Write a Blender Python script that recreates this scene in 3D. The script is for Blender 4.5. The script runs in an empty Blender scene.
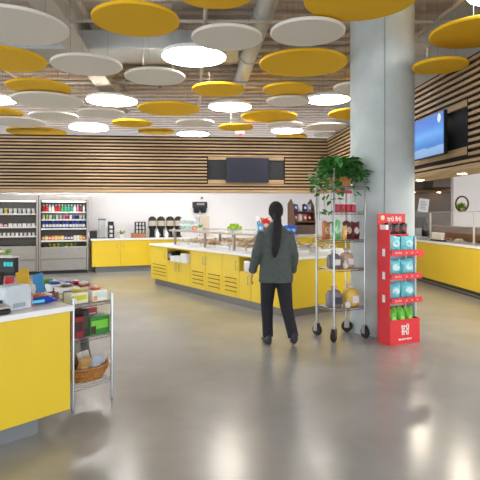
import bpy, bmesh, math, random
from mathutils import Vector, Matrix, noise
random.seed(7)
C = bpy.context.scene.collection
PI = math.pi
sin, cos = math.sin, math.cos
EYE, HOR, F = 1.56, 215.0, 500.0
ORD = ['first','second','third','fourth','fifth','sixth','seventh','eighth','ninth','tenth','eleventh','twelfth','thirteenth','fourteenth','fifteenth']

# ------------------------------------------------------------------ materials
def mat(name, col, rough=0.5, metal=0.0, var=0.06, scale=12.0, emit=0.0, spec=0.5, alpha=1.0, trans=0.0, ior=1.45, bump=0.0):
    m = bpy.data.materials.new(name); m.use_nodes = True
    nt = m.node_tree; b = nt.nodes['Principled BSDF']
    b.inputs['Roughness'].default_value = rough
    b.inputs['Metallic'].default_value = metal
    b.inputs['Specular IOR Level'].default_value = spec
    b.inputs['IOR'].default_value = ior
    b.inputs['Transmission Weight'].default_value = trans
    b.inputs['Alpha'].default_value = alpha
    c = (col[0], col[1], col[2], 1)
    if var > 0 or bump > 0:
        tc = nt.nodes.new('ShaderNodeTexCoord'); n = nt.nodes.new('ShaderNodeTexNoise')
        n.inputs['Scale'].default_value = scale; n.inputs['Detail'].default_value = 4
        nt.links.new(tc.outputs['Object'], n.inputs['Vector'])
        r = nt.nodes.new('ShaderNodeValToRGB')
        r.color_ramp.elements[0].position = .3; r.color_ramp.elements[1].position = .7
        r.color_ramp.elements[0].color = tuple(max(0, x*(1-var)) for x in col)+(1,)
        r.color_ramp.elements[1].color = tuple(min(1, x*(1+var)) for x in col)+(1,)
        nt.links.new(n.outputs['Fac'], r.inputs['Fac']); nt.links.new(r.outputs['Color'], b.inputs['Base Color'])
        if bump > 0:
            bp = nt.nodes.new('ShaderNodeBump'); bp.inputs['Strength'].default_value = bump; bp.inputs['Distance'].default_value = .01
            nt.links.new(n.outputs['Fac'], bp.inputs['Height']); nt.links.new(bp.outputs['Normal'], b.inputs['Normal'])
    else:
        b.inputs['Base Color'].default_value = c
    if emit > 0:
        b.inputs['Emission Color'].default_value = c; b.inputs['Emission Strength'].default_value = emit
    return m

def srgb(r, g, b):
    f = lambda v: (v/255/12.92) if v/255 <= .04045 else ((v/255+.055)/1.055)**2.4
    return (f(r), f(g), f(b))
_cm = {}
def col(r, g, b, rough=.45, **k):
    key = (r, g, b, rough, tuple(sorted(k.items())))
    if key not in _cm: _cm[key] = mat('tone_%d_%d_%d' % (r, g, b), srgb(r, g, b), rough, **k)
    return _cm[key]

YEL = mat('yellow_laminate', srgb(228, 196, 48), .38, var=.02, scale=3)
WHT = mat('white_quartz', srgb(238, 238, 238), .3, var=.02, scale=40)
STEEL = mat('stainless', srgb(150, 145, 139), .3, metal=.85, var=.05, scale=6)
CHROME = mat('chrome_wire', srgb(170, 174, 180), .22, metal=.9, var=0)
DARK = mat('dark_kick', srgb(70, 66, 64), .45, var=.05)
GREYK = mat('grey_kick', srgb(125, 130, 135), .4, var=.05)
BLACK = mat('black_plastic', srgb(24, 24, 27), .4, var=.05)
RUB = mat('rubber', srgb(28, 28, 30), .6, var=.05)
WOOD = mat('dark_wood', srgb(92, 62, 40), .55, var=.25, scale=18)
BRONZE = mat('bronze_metal', srgb(158, 146, 136), .35, metal=.5, var=.05)
GLASS = mat('clear_glass', (1, 1, 1), .02, var=0, alpha=.07, spec=.3)
CLEAR = mat('clear_plastic', srgb(215, 225, 228), .08, var=0, alpha=.45)
WHITEP = mat('white_plastic', srgb(236, 236, 234), .4, var=.02)
RED = mat('red_card', srgb(228, 56, 62), .5, var=.04)
SKIN = mat('skin', srgb(190, 140, 115), .55, var=.05)
LEAF = mat('leaf_green', srgb(52, 122, 48), .4, var=.35, scale=30)
WICKER = mat('wicker', srgb(176, 120, 62), .65, var=.35, scale=60, bump=.5)
DYEL = mat('yellow_felt', srgb(230, 180, 24), .85, var=.05, scale=60)
DWHT = mat('white_felt', srgb(222, 216, 206), .85, var=.03, scale=60)
LAMP = mat('lamp_diffuser', (1, .985, .96), .5, var=0, emit=12.0)

def wood_slat_mat():
    m = bpy.data.materials.new('slat_wood'); m.use_nodes = True
    nt = m.node_tree; b = nt.nodes['Principled BSDF']; b.inputs['Roughness'].default_value = .5
    tc = nt.nodes.new('ShaderNodeTexCoord'); mp = nt.nodes.new('ShaderNodeMapping'); mp.inputs['Scale'].default_value = (1.2, 8, 30)
    n = nt.nodes.new('ShaderNodeTexNoise'); n.inputs['Scale'].default_value = 2.0; n.inputs['Detail'].default_value = 6
    r = nt.nodes.new('ShaderNodeValToRGB')
    r.color_ramp.elements[0].position = .3; r.color_ramp.elements[0].color = srgb(160, 130, 94)+(1,)
    r.color_ramp.elements[1].position = .72; r.color_ramp.elements[1].color = srgb(200, 170, 128)+(1,)
    nt.links.new(tc.outputs['Object'], mp.inputs['Vector']); nt.links.new(mp.outputs['Vector'], n.inputs['Vector'])
    nt.links.new(n.outputs['Fac'], r.inputs['Fac']); nt.links.new(r.outputs['Color'], b.inputs['Base Color'])
    return m
SLAT = wood_slat_mat()
SLATBACK = mat('slat_backing', srgb(30, 22, 20), .8, var=.1)

def floor_mat():
    m = bpy.data.materials.new('polished_concrete'); m.use_nodes = True
    nt = m.node_tree; b = nt.nodes['Principled BSDF']
    tc = nt.nodes.new('ShaderNodeTexCoord')
    n = nt.nodes.new('ShaderNodeTexNoise'); n.inputs['Scale'].default_value = 1.1; n.inputs['Detail'].default_value = 5; n.inputs['Roughness'].default_value = .5
    n2 = nt.nodes.new('ShaderNodeTexNoise'); n2.inputs['Scale'].default_value = 7; n2.inputs['Detail'].default_value = 8
    nt.links.new(tc.outputs['Object'], n.inputs['Vector']); nt.links.new(tc.outputs['Object'], n2.inputs['Vector'])
    r = nt.nodes.new('ShaderNodeValToRGB')
    r.color_ramp.elements[0].position = .3; r.color_ramp.elements[0].color = srgb(150, 150, 150)+(1,)
    r.color_ramp.elements[1].position = .7; r.color_ramp.elements[1].color = srgb(166, 166, 165)+(1,)
    mx = nt.nodes.new('ShaderNodeMix'); mx.data_type = 'RGBA'; mx.blend_type = 'MULTIPLY'; mx.inputs[0].default_value = .5
    r2 = nt.nodes.new('ShaderNodeValToRGB'); r2.color_ramp.elements[0].color = (.86, .86, .86, 1); r2.color_ramp.elements[1].color = (1.1, 1.1, 1.1, 1)
    nt.links.new(n.outputs['Fac'], r.inputs['Fac']); nt.links.new(n2.outputs['Fac'], r2.inputs['Fac'])
    nt.links.new(r.outputs['Color'], mx.inputs[6]); nt.links.new(r2.outputs['Color'], mx.inputs[7])
    nt.links.new(mx.outputs[2], b.inputs['Base Color'])
    mr = nt.nodes.new('ShaderNodeMapRange'); mr.inputs[3].default_value = .21; mr.inputs[4].default_value = .25
    nt.links.new(n.outputs['Fac'], mr.inputs[0]); nt.links.new(mr.outputs[0], b.inputs['Roughness'])
    b.inputs['IOR'].default_value = 1.65
    b.inputs['Specular IOR Level'].default_value = .7
    return m
FLOOR = floor_mat()

# ------------------------------------------------------------------ mesh builder
class MB:
    def __init__(s): s.v = []; s.f = []; s.m = []
    def add(s, vs, fs, mi=0):
        o = len(s.v); s.v += [Vector(v) for v in vs]; s.f += [[i+o for i in f] for f in fs]; s.m += [mi]*len(fs); return s
    def box(s, x0, x1, y0, y1, z0, z1, mi=0, M=None):
        vs = [Vector(p) for p in [(x0,y0,z0),(x1,y0,z0),(x1,y1,z0),(x0,y1,z0),(x0,y0,z1),(x1,y0,z1),(x1,y1,z1),(x0,y1,z1)]]
        if M is not None: vs = [M @ v for v in vs]
        return s.add(vs, [(0,3,2,1),(4,5,6,7),(0,1,5,4),(1,2,6,5),(2,3,7,6),(3,0,4,7)], mi)
    def rings(s, rings, closed=False, mi=0, caps=True):
        n = len(rings[0]); vs = [p for r in rings for p in r]; fs = []
        k = len(rings)
        for i in range(k if closed else k-1):
            a = i*n; b = ((i+1) % k)*n
            for j in range(n): fs.append((a+j, a+(j+1) % n, b+(j+1) % n, b+j))
        if caps and not closed:
            fs.append(tuple(reversed(range(n)))); fs.append(tuple((k-1)*n+j for j in range(n)))
        return s.add(vs, fs, mi)
    def lathe(s, prof, c=(0,0,0), n=20, mi=0, M=None):
        rs = []
        for r, z in prof:
            ring = [Vector((c[0]+r*cos(2*PI*j/n), c[1]+r*sin(2*PI*j/n), c[2]+z)) for j in range(n)]
            if M is not None: ring = [M @ p for p in ring]
            rs.append(ring)
        return s.rings(rs, mi=mi)
    def cyl(s, c, r, h, n=20, mi=0): return s.lathe([(r, 0), (r, h)], c, n, mi)
    def tube(s, pts, rad, n=8, mi=0, flat=1.0):
        pts = [Vector(p) for p in pts]; rs = []
        rad = rad if isinstance(rad, (list, tuple)) else [rad]*len(pts)
        prev = None
        for i, p in enumerate(pts):
            t = (pts[min(i+1, len(pts)-1)]-pts[max(i-1, 0)]).normalized()
            if prev is None:
                a = Vector((0,0,1)) if abs(t.z) < .9 else Vector((1,0,0))
                u = t.cross(a).normalized()
            else:
                u = (prev - t*prev.dot(t)).normalized()
            w = t.cross(u).normalized(); prev = u
            rs.append([p+u*rad[i]*cos(2*PI*j/n)+w*rad[i]*flat*sin(2*PI*j/n) for j in range(n)])
        return s.rings(rs, mi=mi)
    def ell(s, c, r, n=14, k=9, mi=0, M=None):
        rs = []
        for i in range(k+1):
            a = -PI/2+PI*i/k; a = max(-PI/2+.06, min(PI/2-.06, a))
            ring = [Vector((c[0]+r[0]*cos(a)*cos(2*PI*j/n), c[1]+r[1]*cos(a)*sin(2*PI*j/n), c[2]+r[2]*sin(a))) for j in range(n)]
            if M is not None: ring = [M @ p for p in ring]
            rs.append(ring)
        return s.rings(rs, mi=mi)
    def pouch(s, w, h, d, mi=0, M=None, seed=0, n=8):
        rnd = random.Random(seed)
        def pt(i, j, sg):
            u = i/n*2-1; v = j/n*2-1
            t = max(0, (1-abs(u)**3))**.6*max(0, (1-abs(v)**2.6))**.6
            pinch = 1.03-.09*(1-v*v)+.03*sin(seed*1.7+4*v)
            top = .05*h*(sin(seed*2.3+3.1*u)-.6*abs(u)) if v > .5 else 0
            return Vector((u*w/2*pinch+.02*w*sin(seed+2*v), sg*(d/2*t+.0015)+.08*d*sin(5*u+seed+3*v)*t+.05*d*sin(9*v+seed)*t, h/2*(v+1)+top))
        for sg in (-1, 1):
            vs = [pt(i, j, sg) for j in range(n+1) for i in range(n+1)]
            if M is not None: vs = [M @ v for v in vs]
            fs = []
            for j in range(n):
                for i in range(n):
                    q = (j*(n+1)+i, j*(n+1)+i+1, (j+1)*(n+1)+i+1, (j+1)*(n+1)+i)
                    fs.append(q if sg < 0 else tuple(reversed(q)))
            s.add(vs, fs, mi)
        return s
    def build(s, name, mats, parent=None, smooth=False, bevel=0, loc=None, rotz=0, weld=False):
        me = bpy.data.meshes.new(name)
        me.from_pydata([tuple(v) for v in s.v], [], s.f)
        mats = mats if isinstance(mats, (list, tuple)) else [mats]
        for m in mats: me.materials.append(m)
        for p, mi in zip(me.polygons, s.m): p.material_index = mi; p.use_smooth = smooth
        bm = bmesh.new(); bm.from_mesh(me)
        if weld: bmesh.ops.remove_doubles(bm, verts=bm.verts, dist=.0004)
        bmesh.ops.recalc_face_normals(bm, faces=bm.faces); bm.to_mesh(me); bm.free()
        o = bpy.data.objects.new(name, me); C.objects.link(o)
        if parent: o.parent = parent
        if loc is not None: o.location = loc
        o.rotation_euler.z = rotz
        if smooth:
            try: me.set_sharp_from_angle(angle=math.radians(40))
            except Exception: pass
        if bevel > 0:
            b = o.modifiers.new('bevel', 'BEVEL'); b.width = bevel; b.segments = 2; b.limit_method = 'ANGLE'
        return o

LABELS = {}
def tag(o, label, cat, group=None):
    n = len(label.split())
    assert 4 <= n <= 16, (n, label)
    if label in LABELS and not group: print('DUP LABEL', label)
    LABELS[label] = 1
    o['label'] = label; o['category'] = cat
    if group: o['group'] = group
    return o
def thing(name, label, cat, loc=(0,0,0), rotz=0, group=None):
    o = bpy.data.objects.new(name, None); o.empty_display_size = .1; C.objects.link(o)
    o.location = loc; o.rotation_euler = (0,0,rotz)
    return tag(o, label, cat, group)
def struct(o): o['kind'] = 'structure'; return o
def dup(root, loc, rotz, label, group=None):
    r = root.copy(); C.objects.link(r); r.location = loc; r.rotation_euler = (0,0,rotz)
    if group: r['group'] = group
    tag(r, label, r['category'], group)
    for ch in list(root.children):
        c = ch.copy(); C.objects.link(c); c.parent = r
        for g in list(ch.children):
            d = g.copy(); C.objects.link(d); d.parent = c
    return r
def bag(label, p, rz, w, h, d, c, patch, group=None, seed=0, lean=0.0, name='chip_bag', cat='chip bag'):
    tt = thing(name, label, cat, p, rz, group)
    M = Matrix.Rotation(lean, 4, 'X')
    MB().pouch(w, h, d, seed=seed, M=M).build('wrapper', c if not isinstance(c, tuple) else col(*c, rough=.3), tt, smooth=True)
    mb = MB(); n = 16
    ring = [(w*.28*cos(2*PI*j/n), -d*.5-.004, h*.5+h*.2*sin(2*PI*j/n)) for j in range(n)]
    ring2 = [(x, -d*.30, z) for x, y, z in ring]
    mb.rings([[M @ Vector(q) for q in ring], [M @ Vector(q) for q in ring2]]); mb.build('label_patch', col(*patch), tt)
    return tt
class Frame:
    def __init__(s, o, ang): s.o = Vector((o[0], o[1], 0)); s.a = ang; s.x = Vector((cos(ang), sin(ang), 0)); s.y = Vector((-sin(ang), cos(ang), 0))
    def p(s, x, y, z=0): return s.o+s.x*x+s.y*y+Vector((0,0,z))
    def at_px(s, px, y):           # local x whose view direction is px, on the line at local depth y
        k = (px-240)/F; b = s.o+s.y*y
        return (k*b.y-b.x)/(s.x.x-k*s.x.y)
def text_obj(name, txt, size, m, parent, loc, rot, extrude=.001, align='CENTER', scale=(1,1,1), space=1.0, offset=0.0):
    cu = bpy.data.curves.new(name, 'FONT'); cu.body = txt; cu.size = size; cu.extrude = extrude; cu.align_x = align; cu.align_y = 'CENTER'; cu.space_line = space; cu.offset = offset
    tmp = bpy.data.objects.new('tmp', cu); C.objects.link(tmp)
    dg = bpy.context.evaluated_depsgraph_get(); me = bpy.data.meshes.new_from_object(tmp.evaluated_get(dg))
    bpy.data.objects.remove(tmp)
    me.name = name; me.materials.clear(); me.materials.append(m)
    o = bpy.data.objects.new(name, me); C.objects.link(o); o.parent = parent; o.location = loc; o.rotation_euler = rot; o.scale = scale
    return o
RX = (PI/2, 0, 0)
def pipe(name, m, pts, r, n=12, flat=1.0, parent=None): return MB().tube(pts, r, n, flat=flat).build(name, m, parent, smooth=True)

# ------------------------------------------------------------------ frames
ISL = Frame((-2.03, 11.4), math.atan2(-.818, .575))
BCK = Frame((-3.966, 13.4), math.radians(20))
LCT = Frame((-1.222, 3.65), math.atan2(.75, .66))
RCK = Frame((-1.316, 3.94), math.atan2(.75, .66))
CRT = Frame((1.154, 6.14), math.radians(25))
DSP = Frame((1.79, 5.96), math.radians(24))
RCT = Frame((4.05, 14.0), math.atan2(-1, .07))
BHB = Frame((-8.0, 12.16), math.atan2(.08, 1))
BHR = Frame((2.26, 12.97), math.atan2(-1, .09))

# ------------------------------------------------------------------ setting
struct(MB().box(-12, 12, -6, 22, -.1, 0).build('floor', FLOOR))
DECK = mat('ceiling_deck', srgb(186, 172, 160), .7, var=.1, scale=3)
mb = MB().box(-12, 12, -6, 22, 4.75, 4.9)
for i in range(70): mb.box(-12, 12, -5.8+i*.4, -5.62+i*.4, 4.69, 4.75)
struct(mb.build('ceiling', DECK))
PLASTER = mat('white_plaster', srgb(240, 238, 240), .7, var=.01)
struct(MB().box(-4.2, 8.6, .82, .95, 0, 4.0).build('wall_back', PLASTER, loc=BCK.o, rotz=BCK.a))

def slat_wall(name, frame, length, z0, z1, rec, thick):
    x0, x1, a, b = rec
    mb = MB()
    # backing with a shallow recess behind the screen
    mb.box(0, x0, .04, thick, z0, z1, 1); mb.box(x1, length, .04, thick, z0, z1, 1)
    mb.box(x0, x1, .04, thick, z0, a, 1); mb.box(x0, x1, .04, thick, b, z1, 1)
    mb.box(x0, x1, .08, thick, a, b, 2)
    # light wood lining panels at the top and bottom of the recess
    mb.box(x0, x1, .02, .16, a, a+.10, 0); mb.box(x0, x1, .02, .16, b-.08, b, 0)
    mb.box(x0-.025, x0, 0, .16, a-.01, b+.01, 1); mb.box(x1, x1+.025, 0, .16, a-.01, b+.01, 1)
    n = 17; pit = (z1-z0)/n
    for i in range(n):
        zz = z0+i*pit; h = .039 if i else .06
        if zz+h < a or zz > b: mb.box(0, length, -.01 if i == 0 else 0, thick+.005 if i == 0 else .045, zz-(.004 if i == 0 else 0), zz+h, 0)
        else:
            mb.box(0, x0-.025, 0, .045, zz, zz+h, 0); mb.box(x1+.025, length, 0, .045, zz, zz+h, 0)
    return struct(mb.build(name, [SLAT, SLATBACK, col(42, 44, 50, .6)], loc=frame.o, rotz=frame.a))
BZ0, BZ1 = 2.14, 3.56
bx = lambda px: BHB.at_px(px, 0)
slat_wall('wall_bulkhead_back', BHB, 10.35, BZ0, BZ1, (bx(208), bx(284), 2.36, 3.05), .45)
rx = lambda px: BHR.at_px(px, 0)
tvr1 = rx(467)
slat_wall('wall_bulkhead_right', BHR, 9.5, BZ0, BZ1, (tvr1-2.3, tvr1, 2.33, 3.03), .5)
# grey wall above the bulkheads and the kitchen walls behind the right counter
GREYW = mat('grey_wall', srgb(168, 170, 168), .7, var=.03)
struct(MB().box(-1, 10, .5, .6, 3.0, 4.75).build('wall_upper_right', GREYW, loc=BHR.o, rotz=BHR.a))
TILE = mat('grey_tile', srgb(122, 113, 106), .35, var=.1, scale=30)
struct(MB().box(4.6, 7.5, 15.2, 15.35, 0, 4.0).build('wall_kitchen', TILE))
struct(MB().box(5.42, 11, 12.7, 12.85, 0, 4.0).build('wall_right', mat('kitchen_white', srgb(226, 220, 218), .7, var=.01)))

# ------------------------------------------------------------------ column
mb = MB().cyl((0,0,0), .418, 4.7, 64)
CONC = mat('concrete', srgb(182, 191, 192), .75, var=.1, scale=3, bump=.08)
t = thing('concrete_column', 'thick round pale grey concrete column behind the red snack display', 'column', (1.918, 6.76, 0))
mb.build('shaft', CONC, t, smooth=True)
ca = math.atan2(-6.76, -1.897)+.08
MB().tube([(.4195*cos(ca), .4195*sin(ca), .9), (.4195*cos(ca), .4195*sin(ca), 4.6)], .008, 6).build('formwork_seam', col(150, 156, 158, .8), t)

# ------------------------------------------------------------------ ceiling services
DUCT = mat('duct_metal', srgb(176, 180, 180), .5, metal=.15, var=.05)
BEAM = mat('painted_steel', srgb(188, 180, 170), .6, var=.05)
def bracket(parent, pts):
    for p in pts: MB().tube([p, (p[0], p[1], 4.75)], .006, 6).build('hanger', BEAM, parent)
t = thing('air_duct', 'wide grey air duct crossing the ceiling above the large yellow disc', 'duct', (0, 0, 0))
MB().box(-8, -.02, 7.7, 8.4, 4.12, 4.42).build('duct_body', DUCT, t, bevel=.02)
bracket(t, [(-5, 8, 4.42), (-2.5, 8, 4.42), (-.4, 8, 4.42)])
t = thing('round_duct', 'pale round duct running back along the ceiling left of the column', 'duct')
pipe('duct_body', DUCT, [(.75, 2.5, 4.42), (-.06, 11.5, 4.42)], .14, 18, parent=t)
for k in range(5):
    y = 3+k*2; MB().tube([(.75-(y-2.5)/11, y, 4.42), (.75-(y-2.5)/11, y+.04, 4.42)], .155, 18).build('joint_ring', DUCT, t, smooth=True)
bracket(t, [(.6, 4, 4.55), (.4, 6.5, 4.55), (.15, 9, 4.55)])
t = thing('ceiling_beam', 'broad sloping grey beam at upper left beside the yellow disc', 'beam')
mb = MB()
A = Vector((-2.25, 4.5, 0)); B = Vector((-2.9, 12.5, 0)); dv = (B-A).normalized(); nv = Vector((-dv.y, dv.x, 0))
for w, z0, z1 in ((.16, 4.1, 4.14), (.03, 4.14, 4.55), (.16, 4.55, 4.69)):
    vs = [A+nv*w, A-nv*w, B-nv*w, B+nv*w]
    mb.add([(*v.xy, z0) for v in vs]+[(*v.xy, z1) for v in vs], [(0,3,2,1),(4,5,6,7),(0,1,5,4),(1,2,6,5),(2,3,7,6),(3,0,4,7)])
mb.build('beam_body', BEAM, t)
pos = ['nearest the camera', 'second from the camera', 'third from the camera', 'fourth from the camera', 'nearest the slatted back wall']
for k, y in enumerate((5.1, 6.7, 9.3, 10.6, 11.7)):
    t = thing('ceiling_joist', 'open steel web joist across the ceiling, '+pos[k], 'joist', (0, y, 0), 0, 'steel web joists')
    mb = MB().box(-9, 9, -.04, .04, 4.44, 4.48).box(-9, 9, -.05, .05, 4.64, 4.69)
    mb.build('chord', BEAM, t)
    mb = MB()
    for i in range(36): mb.tube([(-9+i*.5, 0, 4.47), (-8.75+i*.5, 0, 4.65)], .013, 6); mb.tube([(-8.75+i*.5, 0, 4.65), (-8.5+i*.5, 0, 4.47)], .013, 6)
    mb.build('web', BEAM, t)
for k, (p, q, r, lab) in enumerate([
    ((-.2, 4, 4.3), (-1.0, 12.3, 4.3), .03, 'thin white pipe running back beside the round duct'),
    ((-4.2, 6, 4.3), (-4.6, 12.2, 4.3), .035, 'thin pale pipe running back at far upper left'),
    ((-9, 9.9, 4.2), (9, 10.1, 4.2), .03, 'white sprinkler pipe crossing the whole ceiling near the back'),
    ((-9, 7.0, 4.3), (3, 7.1, 4.3), .025, 'thin conduit crossing the ceiling in front of the wide duct'),
    ((3.1, 3.5, 4.3), (2.3, 12, 4.3), .03, 'thin pale pipe running back right of the column')]):
    t = thing('ceiling_pipe', lab, 'pipe')
    pipe('pipe_run', BEAM, [p, q], r, 10, parent=t)
    bracket(t, [tuple(Vector(p).lerp(Vector(q), f)) for f in (.2, .5, .8)])
for k, (x, y, lab) in enumerate([(-1.6, 9.95, 'left of the round duct'), (1.2, 10.02, 'right of the round duct'), (-4.3, 9.92, 'at far left')]):
    t = thing('sprinkler_head', 'small metal sprinkler head under the back pipe '+lab, 'sprinkler', (x, y, 4.09))
    MB().cyl((0,0,.03), .015, .1, 10).build('stem', BEAM, t); MB().cyl((0,0,0), .03, .03, 12).build('deflector', CHROME, t)

# ------------------------------------------------------------------ ceiling discs
DISCS = [(14,26,106,'w'),(4,59.5,82,'y'),(87,65.7,70.5,'w'),(39,88,63,'y'),(48,101,70,'w'),(-8,99.5,46,'l'),(112,101,51,'l'),(-2,113,48,'y'),
(54,117,48,'w'),(17,122.5,54,'w'),(37,132.5,57.6,'y'),(89,128.4,39,'l'),(101,114,47,'w'),(169,109.3,63,'y'),(155,77.5,61,'w'),(218,90.3,53,'y'),
(132,124,40,'y'),(156.5,132,37,'y'),(193,134.3,33,'l'),(195,123.5,39,'w'),(136,20.2,88,'y'),(227,38.5,72,'w'),(194,57,65,'l'),(216,-9,84,'y'),
(361,-3,115,'y'),(307.5,33,75.5,'w'),(303,63.7,88.5,'y'),(288,90.2,51,'y'),(288,102,44,'w'),(328,100,44,'l'),(354,88.5,42,'w'),(230,107.3,43.5,'l'),
(269,117.2,57,'y'),(356,114.5,56,'y'),(285,125.7,37,'w'),(327,127.5,43,'w'),(287,131.3,32,'l'),(292,137,31,'y'),(326,135.5,24,'w'),(236,128,36,'y'),
(405,52,46,'w',4.0),(440,67,54,'y',3.4),(476,33,90,'y'),(502,-8,66,'l')]
def rowname(y):
    for lim, n in ((15,'nearest'),(45,'second'),(80,'third'),(98,'fourth'),(112,'fifth'),(126,'sixth')):
        if y < lim: return n
    return 'farthest'
placed = []; cnt = {}
GS = {'y': 'yellow ceiling discs', 'w': 'white ceiling discs', 'l': 'glowing round ceiling lights'}
KN = {'y': 'yellow', 'w': 'white', 'l': 'glowing white'}
protos = {}
for (px, py, w, k, *zfix) in sorted(DISCS, key=lambda d: d[0]):
    q = w/(2*F)
    for z in zfix if zfix else ((3.62, 3.5, 3.74, 3.42, 3.82) if k == 'y' or py > 115 and k == 'l' else (3.9, 3.8, 4.0) if k == 'l' else (3.56, 3.68, 3.46, 3.76, 3.38)):
        H = z-EYE; d = H*F/((HOR-py)*(1-q*q)); x = (px-240)/F*d; r = q*d*.985
        if d+r > 12.05+.08*x and z < 3.7: continue
        if all((x-a)**2+(d-b)**2 > (r+c+.02)**2 or abs(z-e) > .055 for a, b, c, e in placed): break
    placed.append((x, d, r, z))
    key = (k, rowname(py)); cnt[key] = cnt.get(key, 0)+1
    lab = '%s round %s in the %s ceiling row, %s of that colour from left' % (KN[k], 'light' if k == 'l' else 'disc', rowname(py), ORD[cnt[key]-1])
    t = thing('ceiling_light' if k == 'l' else 'ceiling_disc', lab, 'light' if k == 'l' else 'ceiling disc', (x, d, z), 0, GS[k])
    if k == 'l':
        MB().lathe([(r, .008), (r+.004, .03), (r, .06), (r*.9, .075)], n=48).build('housing', WHITEP, t, smooth=True)
        MB().lathe([(r*.2, 0), (r*.985, 0), (r*.99, .009), (r*.2, .009)], n=48).lathe([(.001, 0), (r*.2, 0), (r*.2, .009), (.001, .009)], n=48).build('diffuser', LAMP, t)
    else:
        MB().lathe([(.001, 0), (r-.008, 0), (r, .008), (r, .032), (r-.008, .04), (.001, .04)], n=56).build('panel', DYEL if k == 'y' else DWHT, t)
    for j in range(3): MB().tube([(r*.6*cos(j*2.094), r*.6*sin(j*2.094), .04), (r*.6*cos(j*2.094), r*.6*sin(j*2.094), 4.72-z)], .003, 5).build('suspension_cable', STEEL, t)

# ------------------------------------------------------------------ screens
def screen(name, label, frame, x0, x1, z0, z1, ya, face, stripe=False):
    t = thing(name, label, 'television', frame.p((x0+x1)/2, 0, z0), frame.a)
    w = (x1-x0)/2; h = z1-z0
    MB().box(-w, w, ya, ya+.05, 0, h).box(-w*.5, w*.5, ya+.05, ya+.09, h*.2, h*.8).build('casing', BLACK, t, bevel=.006)
    MB().box(-.08, .08, ya+.09, .08, h*.35, h*.65).build('wall_bracket', DARK, t)
    MB().box(-w+.012, w-.012, ya-.003, ya, .014, h-.012).build('display_panel', face, t)
    return t
screen('television', 'dark switched-off television in the recess of the slatted back wall', BHB, bx(226), bx(268.3), 2.39, 3.02, -.08, col(30, 33, 52, .35, var=.02))
def sky_screen():
    m = bpy.data.materials.new('blue_screen'); m.use_nodes = True
    nt = m.node_tree; b = nt.nodes['Principled BSDF']; b.inputs['Roughness'].default_value = .3
    tc = nt.nodes.new('ShaderNodeTexCoord'); sx = nt.nodes.new('ShaderNodeSeparateXYZ'); nt.links.new(tc.outputs['Generated'], sx.inputs[0])
    n = nt.nodes.new('ShaderNodeTexNoise'); n.inputs['Scale'].default_value = 3; nt.links.new(tc.outputs['Generated'], n.inputs['Vector'])
    ma = nt.nodes.new('ShaderNodeMath'); ma.operation = 'MULTIPLY_ADD'; ma.inputs[1].default_value = .14; nt.links.new(n.outputs['Fac'], ma.inputs[0]); nt.links.new(sx.outputs['Z'], ma.inputs[2])
    r = nt.nodes.new('ShaderNodeValToRGB'); e = r.color_ramp.elements
    e[0].position = .0; e[0].color = srgb(120, 160, 215)+(1,); e[1].position = 1; e[1].color = srgb(25, 105, 200)+(1,)
    for p, c in ((.27, (140, 175, 220)), (.31, (30, 115, 200)), (.6, (70, 155, 230)), (.8, (30, 120, 215))):
        k = e.new(p); k.color = srgb(*c)+(1,)
    nt.links.new(ma.outputs[0], r.inputs['Fac'])
    b.inputs['Base Color'].default_value = (.02, .02, .02, 1)
    nt.links.new(r.outputs['Color'], b.inputs['Emission Color']); b.inputs['Emission Strength'].default_value = .62; b.inputs['Specular IOR Level'].default_value = .2
    return m
xr = BHR.at_px(445.5, -.1)
tv = screen('television', 'lit television with a blue picture on the right slatted wall', BHR, xr-1.06, xr, 2.375, 2.965, -.12, sky_screen())
MB().ell((.4, -.1235, .50), (.05, .002, .062), 16, 8).build('picture_balloon', mat('balloon_image', srgb(190, 205, 190), .4, var=.2, scale=20, emit=.5), tv)
t = thing('exit_sign', 'small white box with red lamp above the slatted back wall', 'sign', (.0, 12.05, 3.5))
MB().box(-.12, .12, 0, .06, .02, .15).build('sign_box', WHITEP, t, bevel=.008)
MB().box(-.035, .035, -.012, .05, -.04, .02).build('lamp', mat('red_lamp', srgb(220, 40, 40), .4, var=0, emit=.8), t)
MB().tube([(0, .03, .15), (0, .03, 1.2)], .006, 6).build('rod', STEEL, t)

# ------------------------------------------------------------------ left checkout counter
t = thing('checkout_counter', 'yellow checkout counter with white top at left foreground', 'counter', LCT.o, LCT.a)
MB().box(-2.4, -.012, .012, .78, .145, .86).build('body', YEL, t, bevel=.003)
MB().box(-2.3, -.2, .12, .7, 0, .145).build('toe_kick', GREYK, t)
MB().box(-2.43, .012, -.012, .80, .86, .90).build('countertop', WHT, t, bevel=.005)
def lpx(px, y): return LCT.at_px(px, y)
# grey rounded dispenser
x = lpx(14, .16)
t = thing('napkin_dispenser', 'pale grey rounded dispenser box on the checkout counter', 'dispenser', LCT.p(x, .17, .901), LCT.a+.25)
prof = [(-.105, 0), (.105, 0)]+[(.105-.05*(1-cos(a)), .125+.05*sin(a)) for a in [i*PI/12 for i in range(7)]]+[(-.105+.05*(1-cos(a)), .125+.05*sin(a)) for a in [PI/2-i*PI/12 for i in range(7)]]
mb = MB(); mb.rings([[(p[0], -.06, p[1]) for p in prof], [(p[0], .06, p[1]) for p in prof]]); mb.build('shell', col(196, 205, 214, .35), t, bevel=.008)
MB().box(-.05, .05, -.063, -.06, .02, .05).build('slot', col(150, 160, 170, .4), t)
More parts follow.
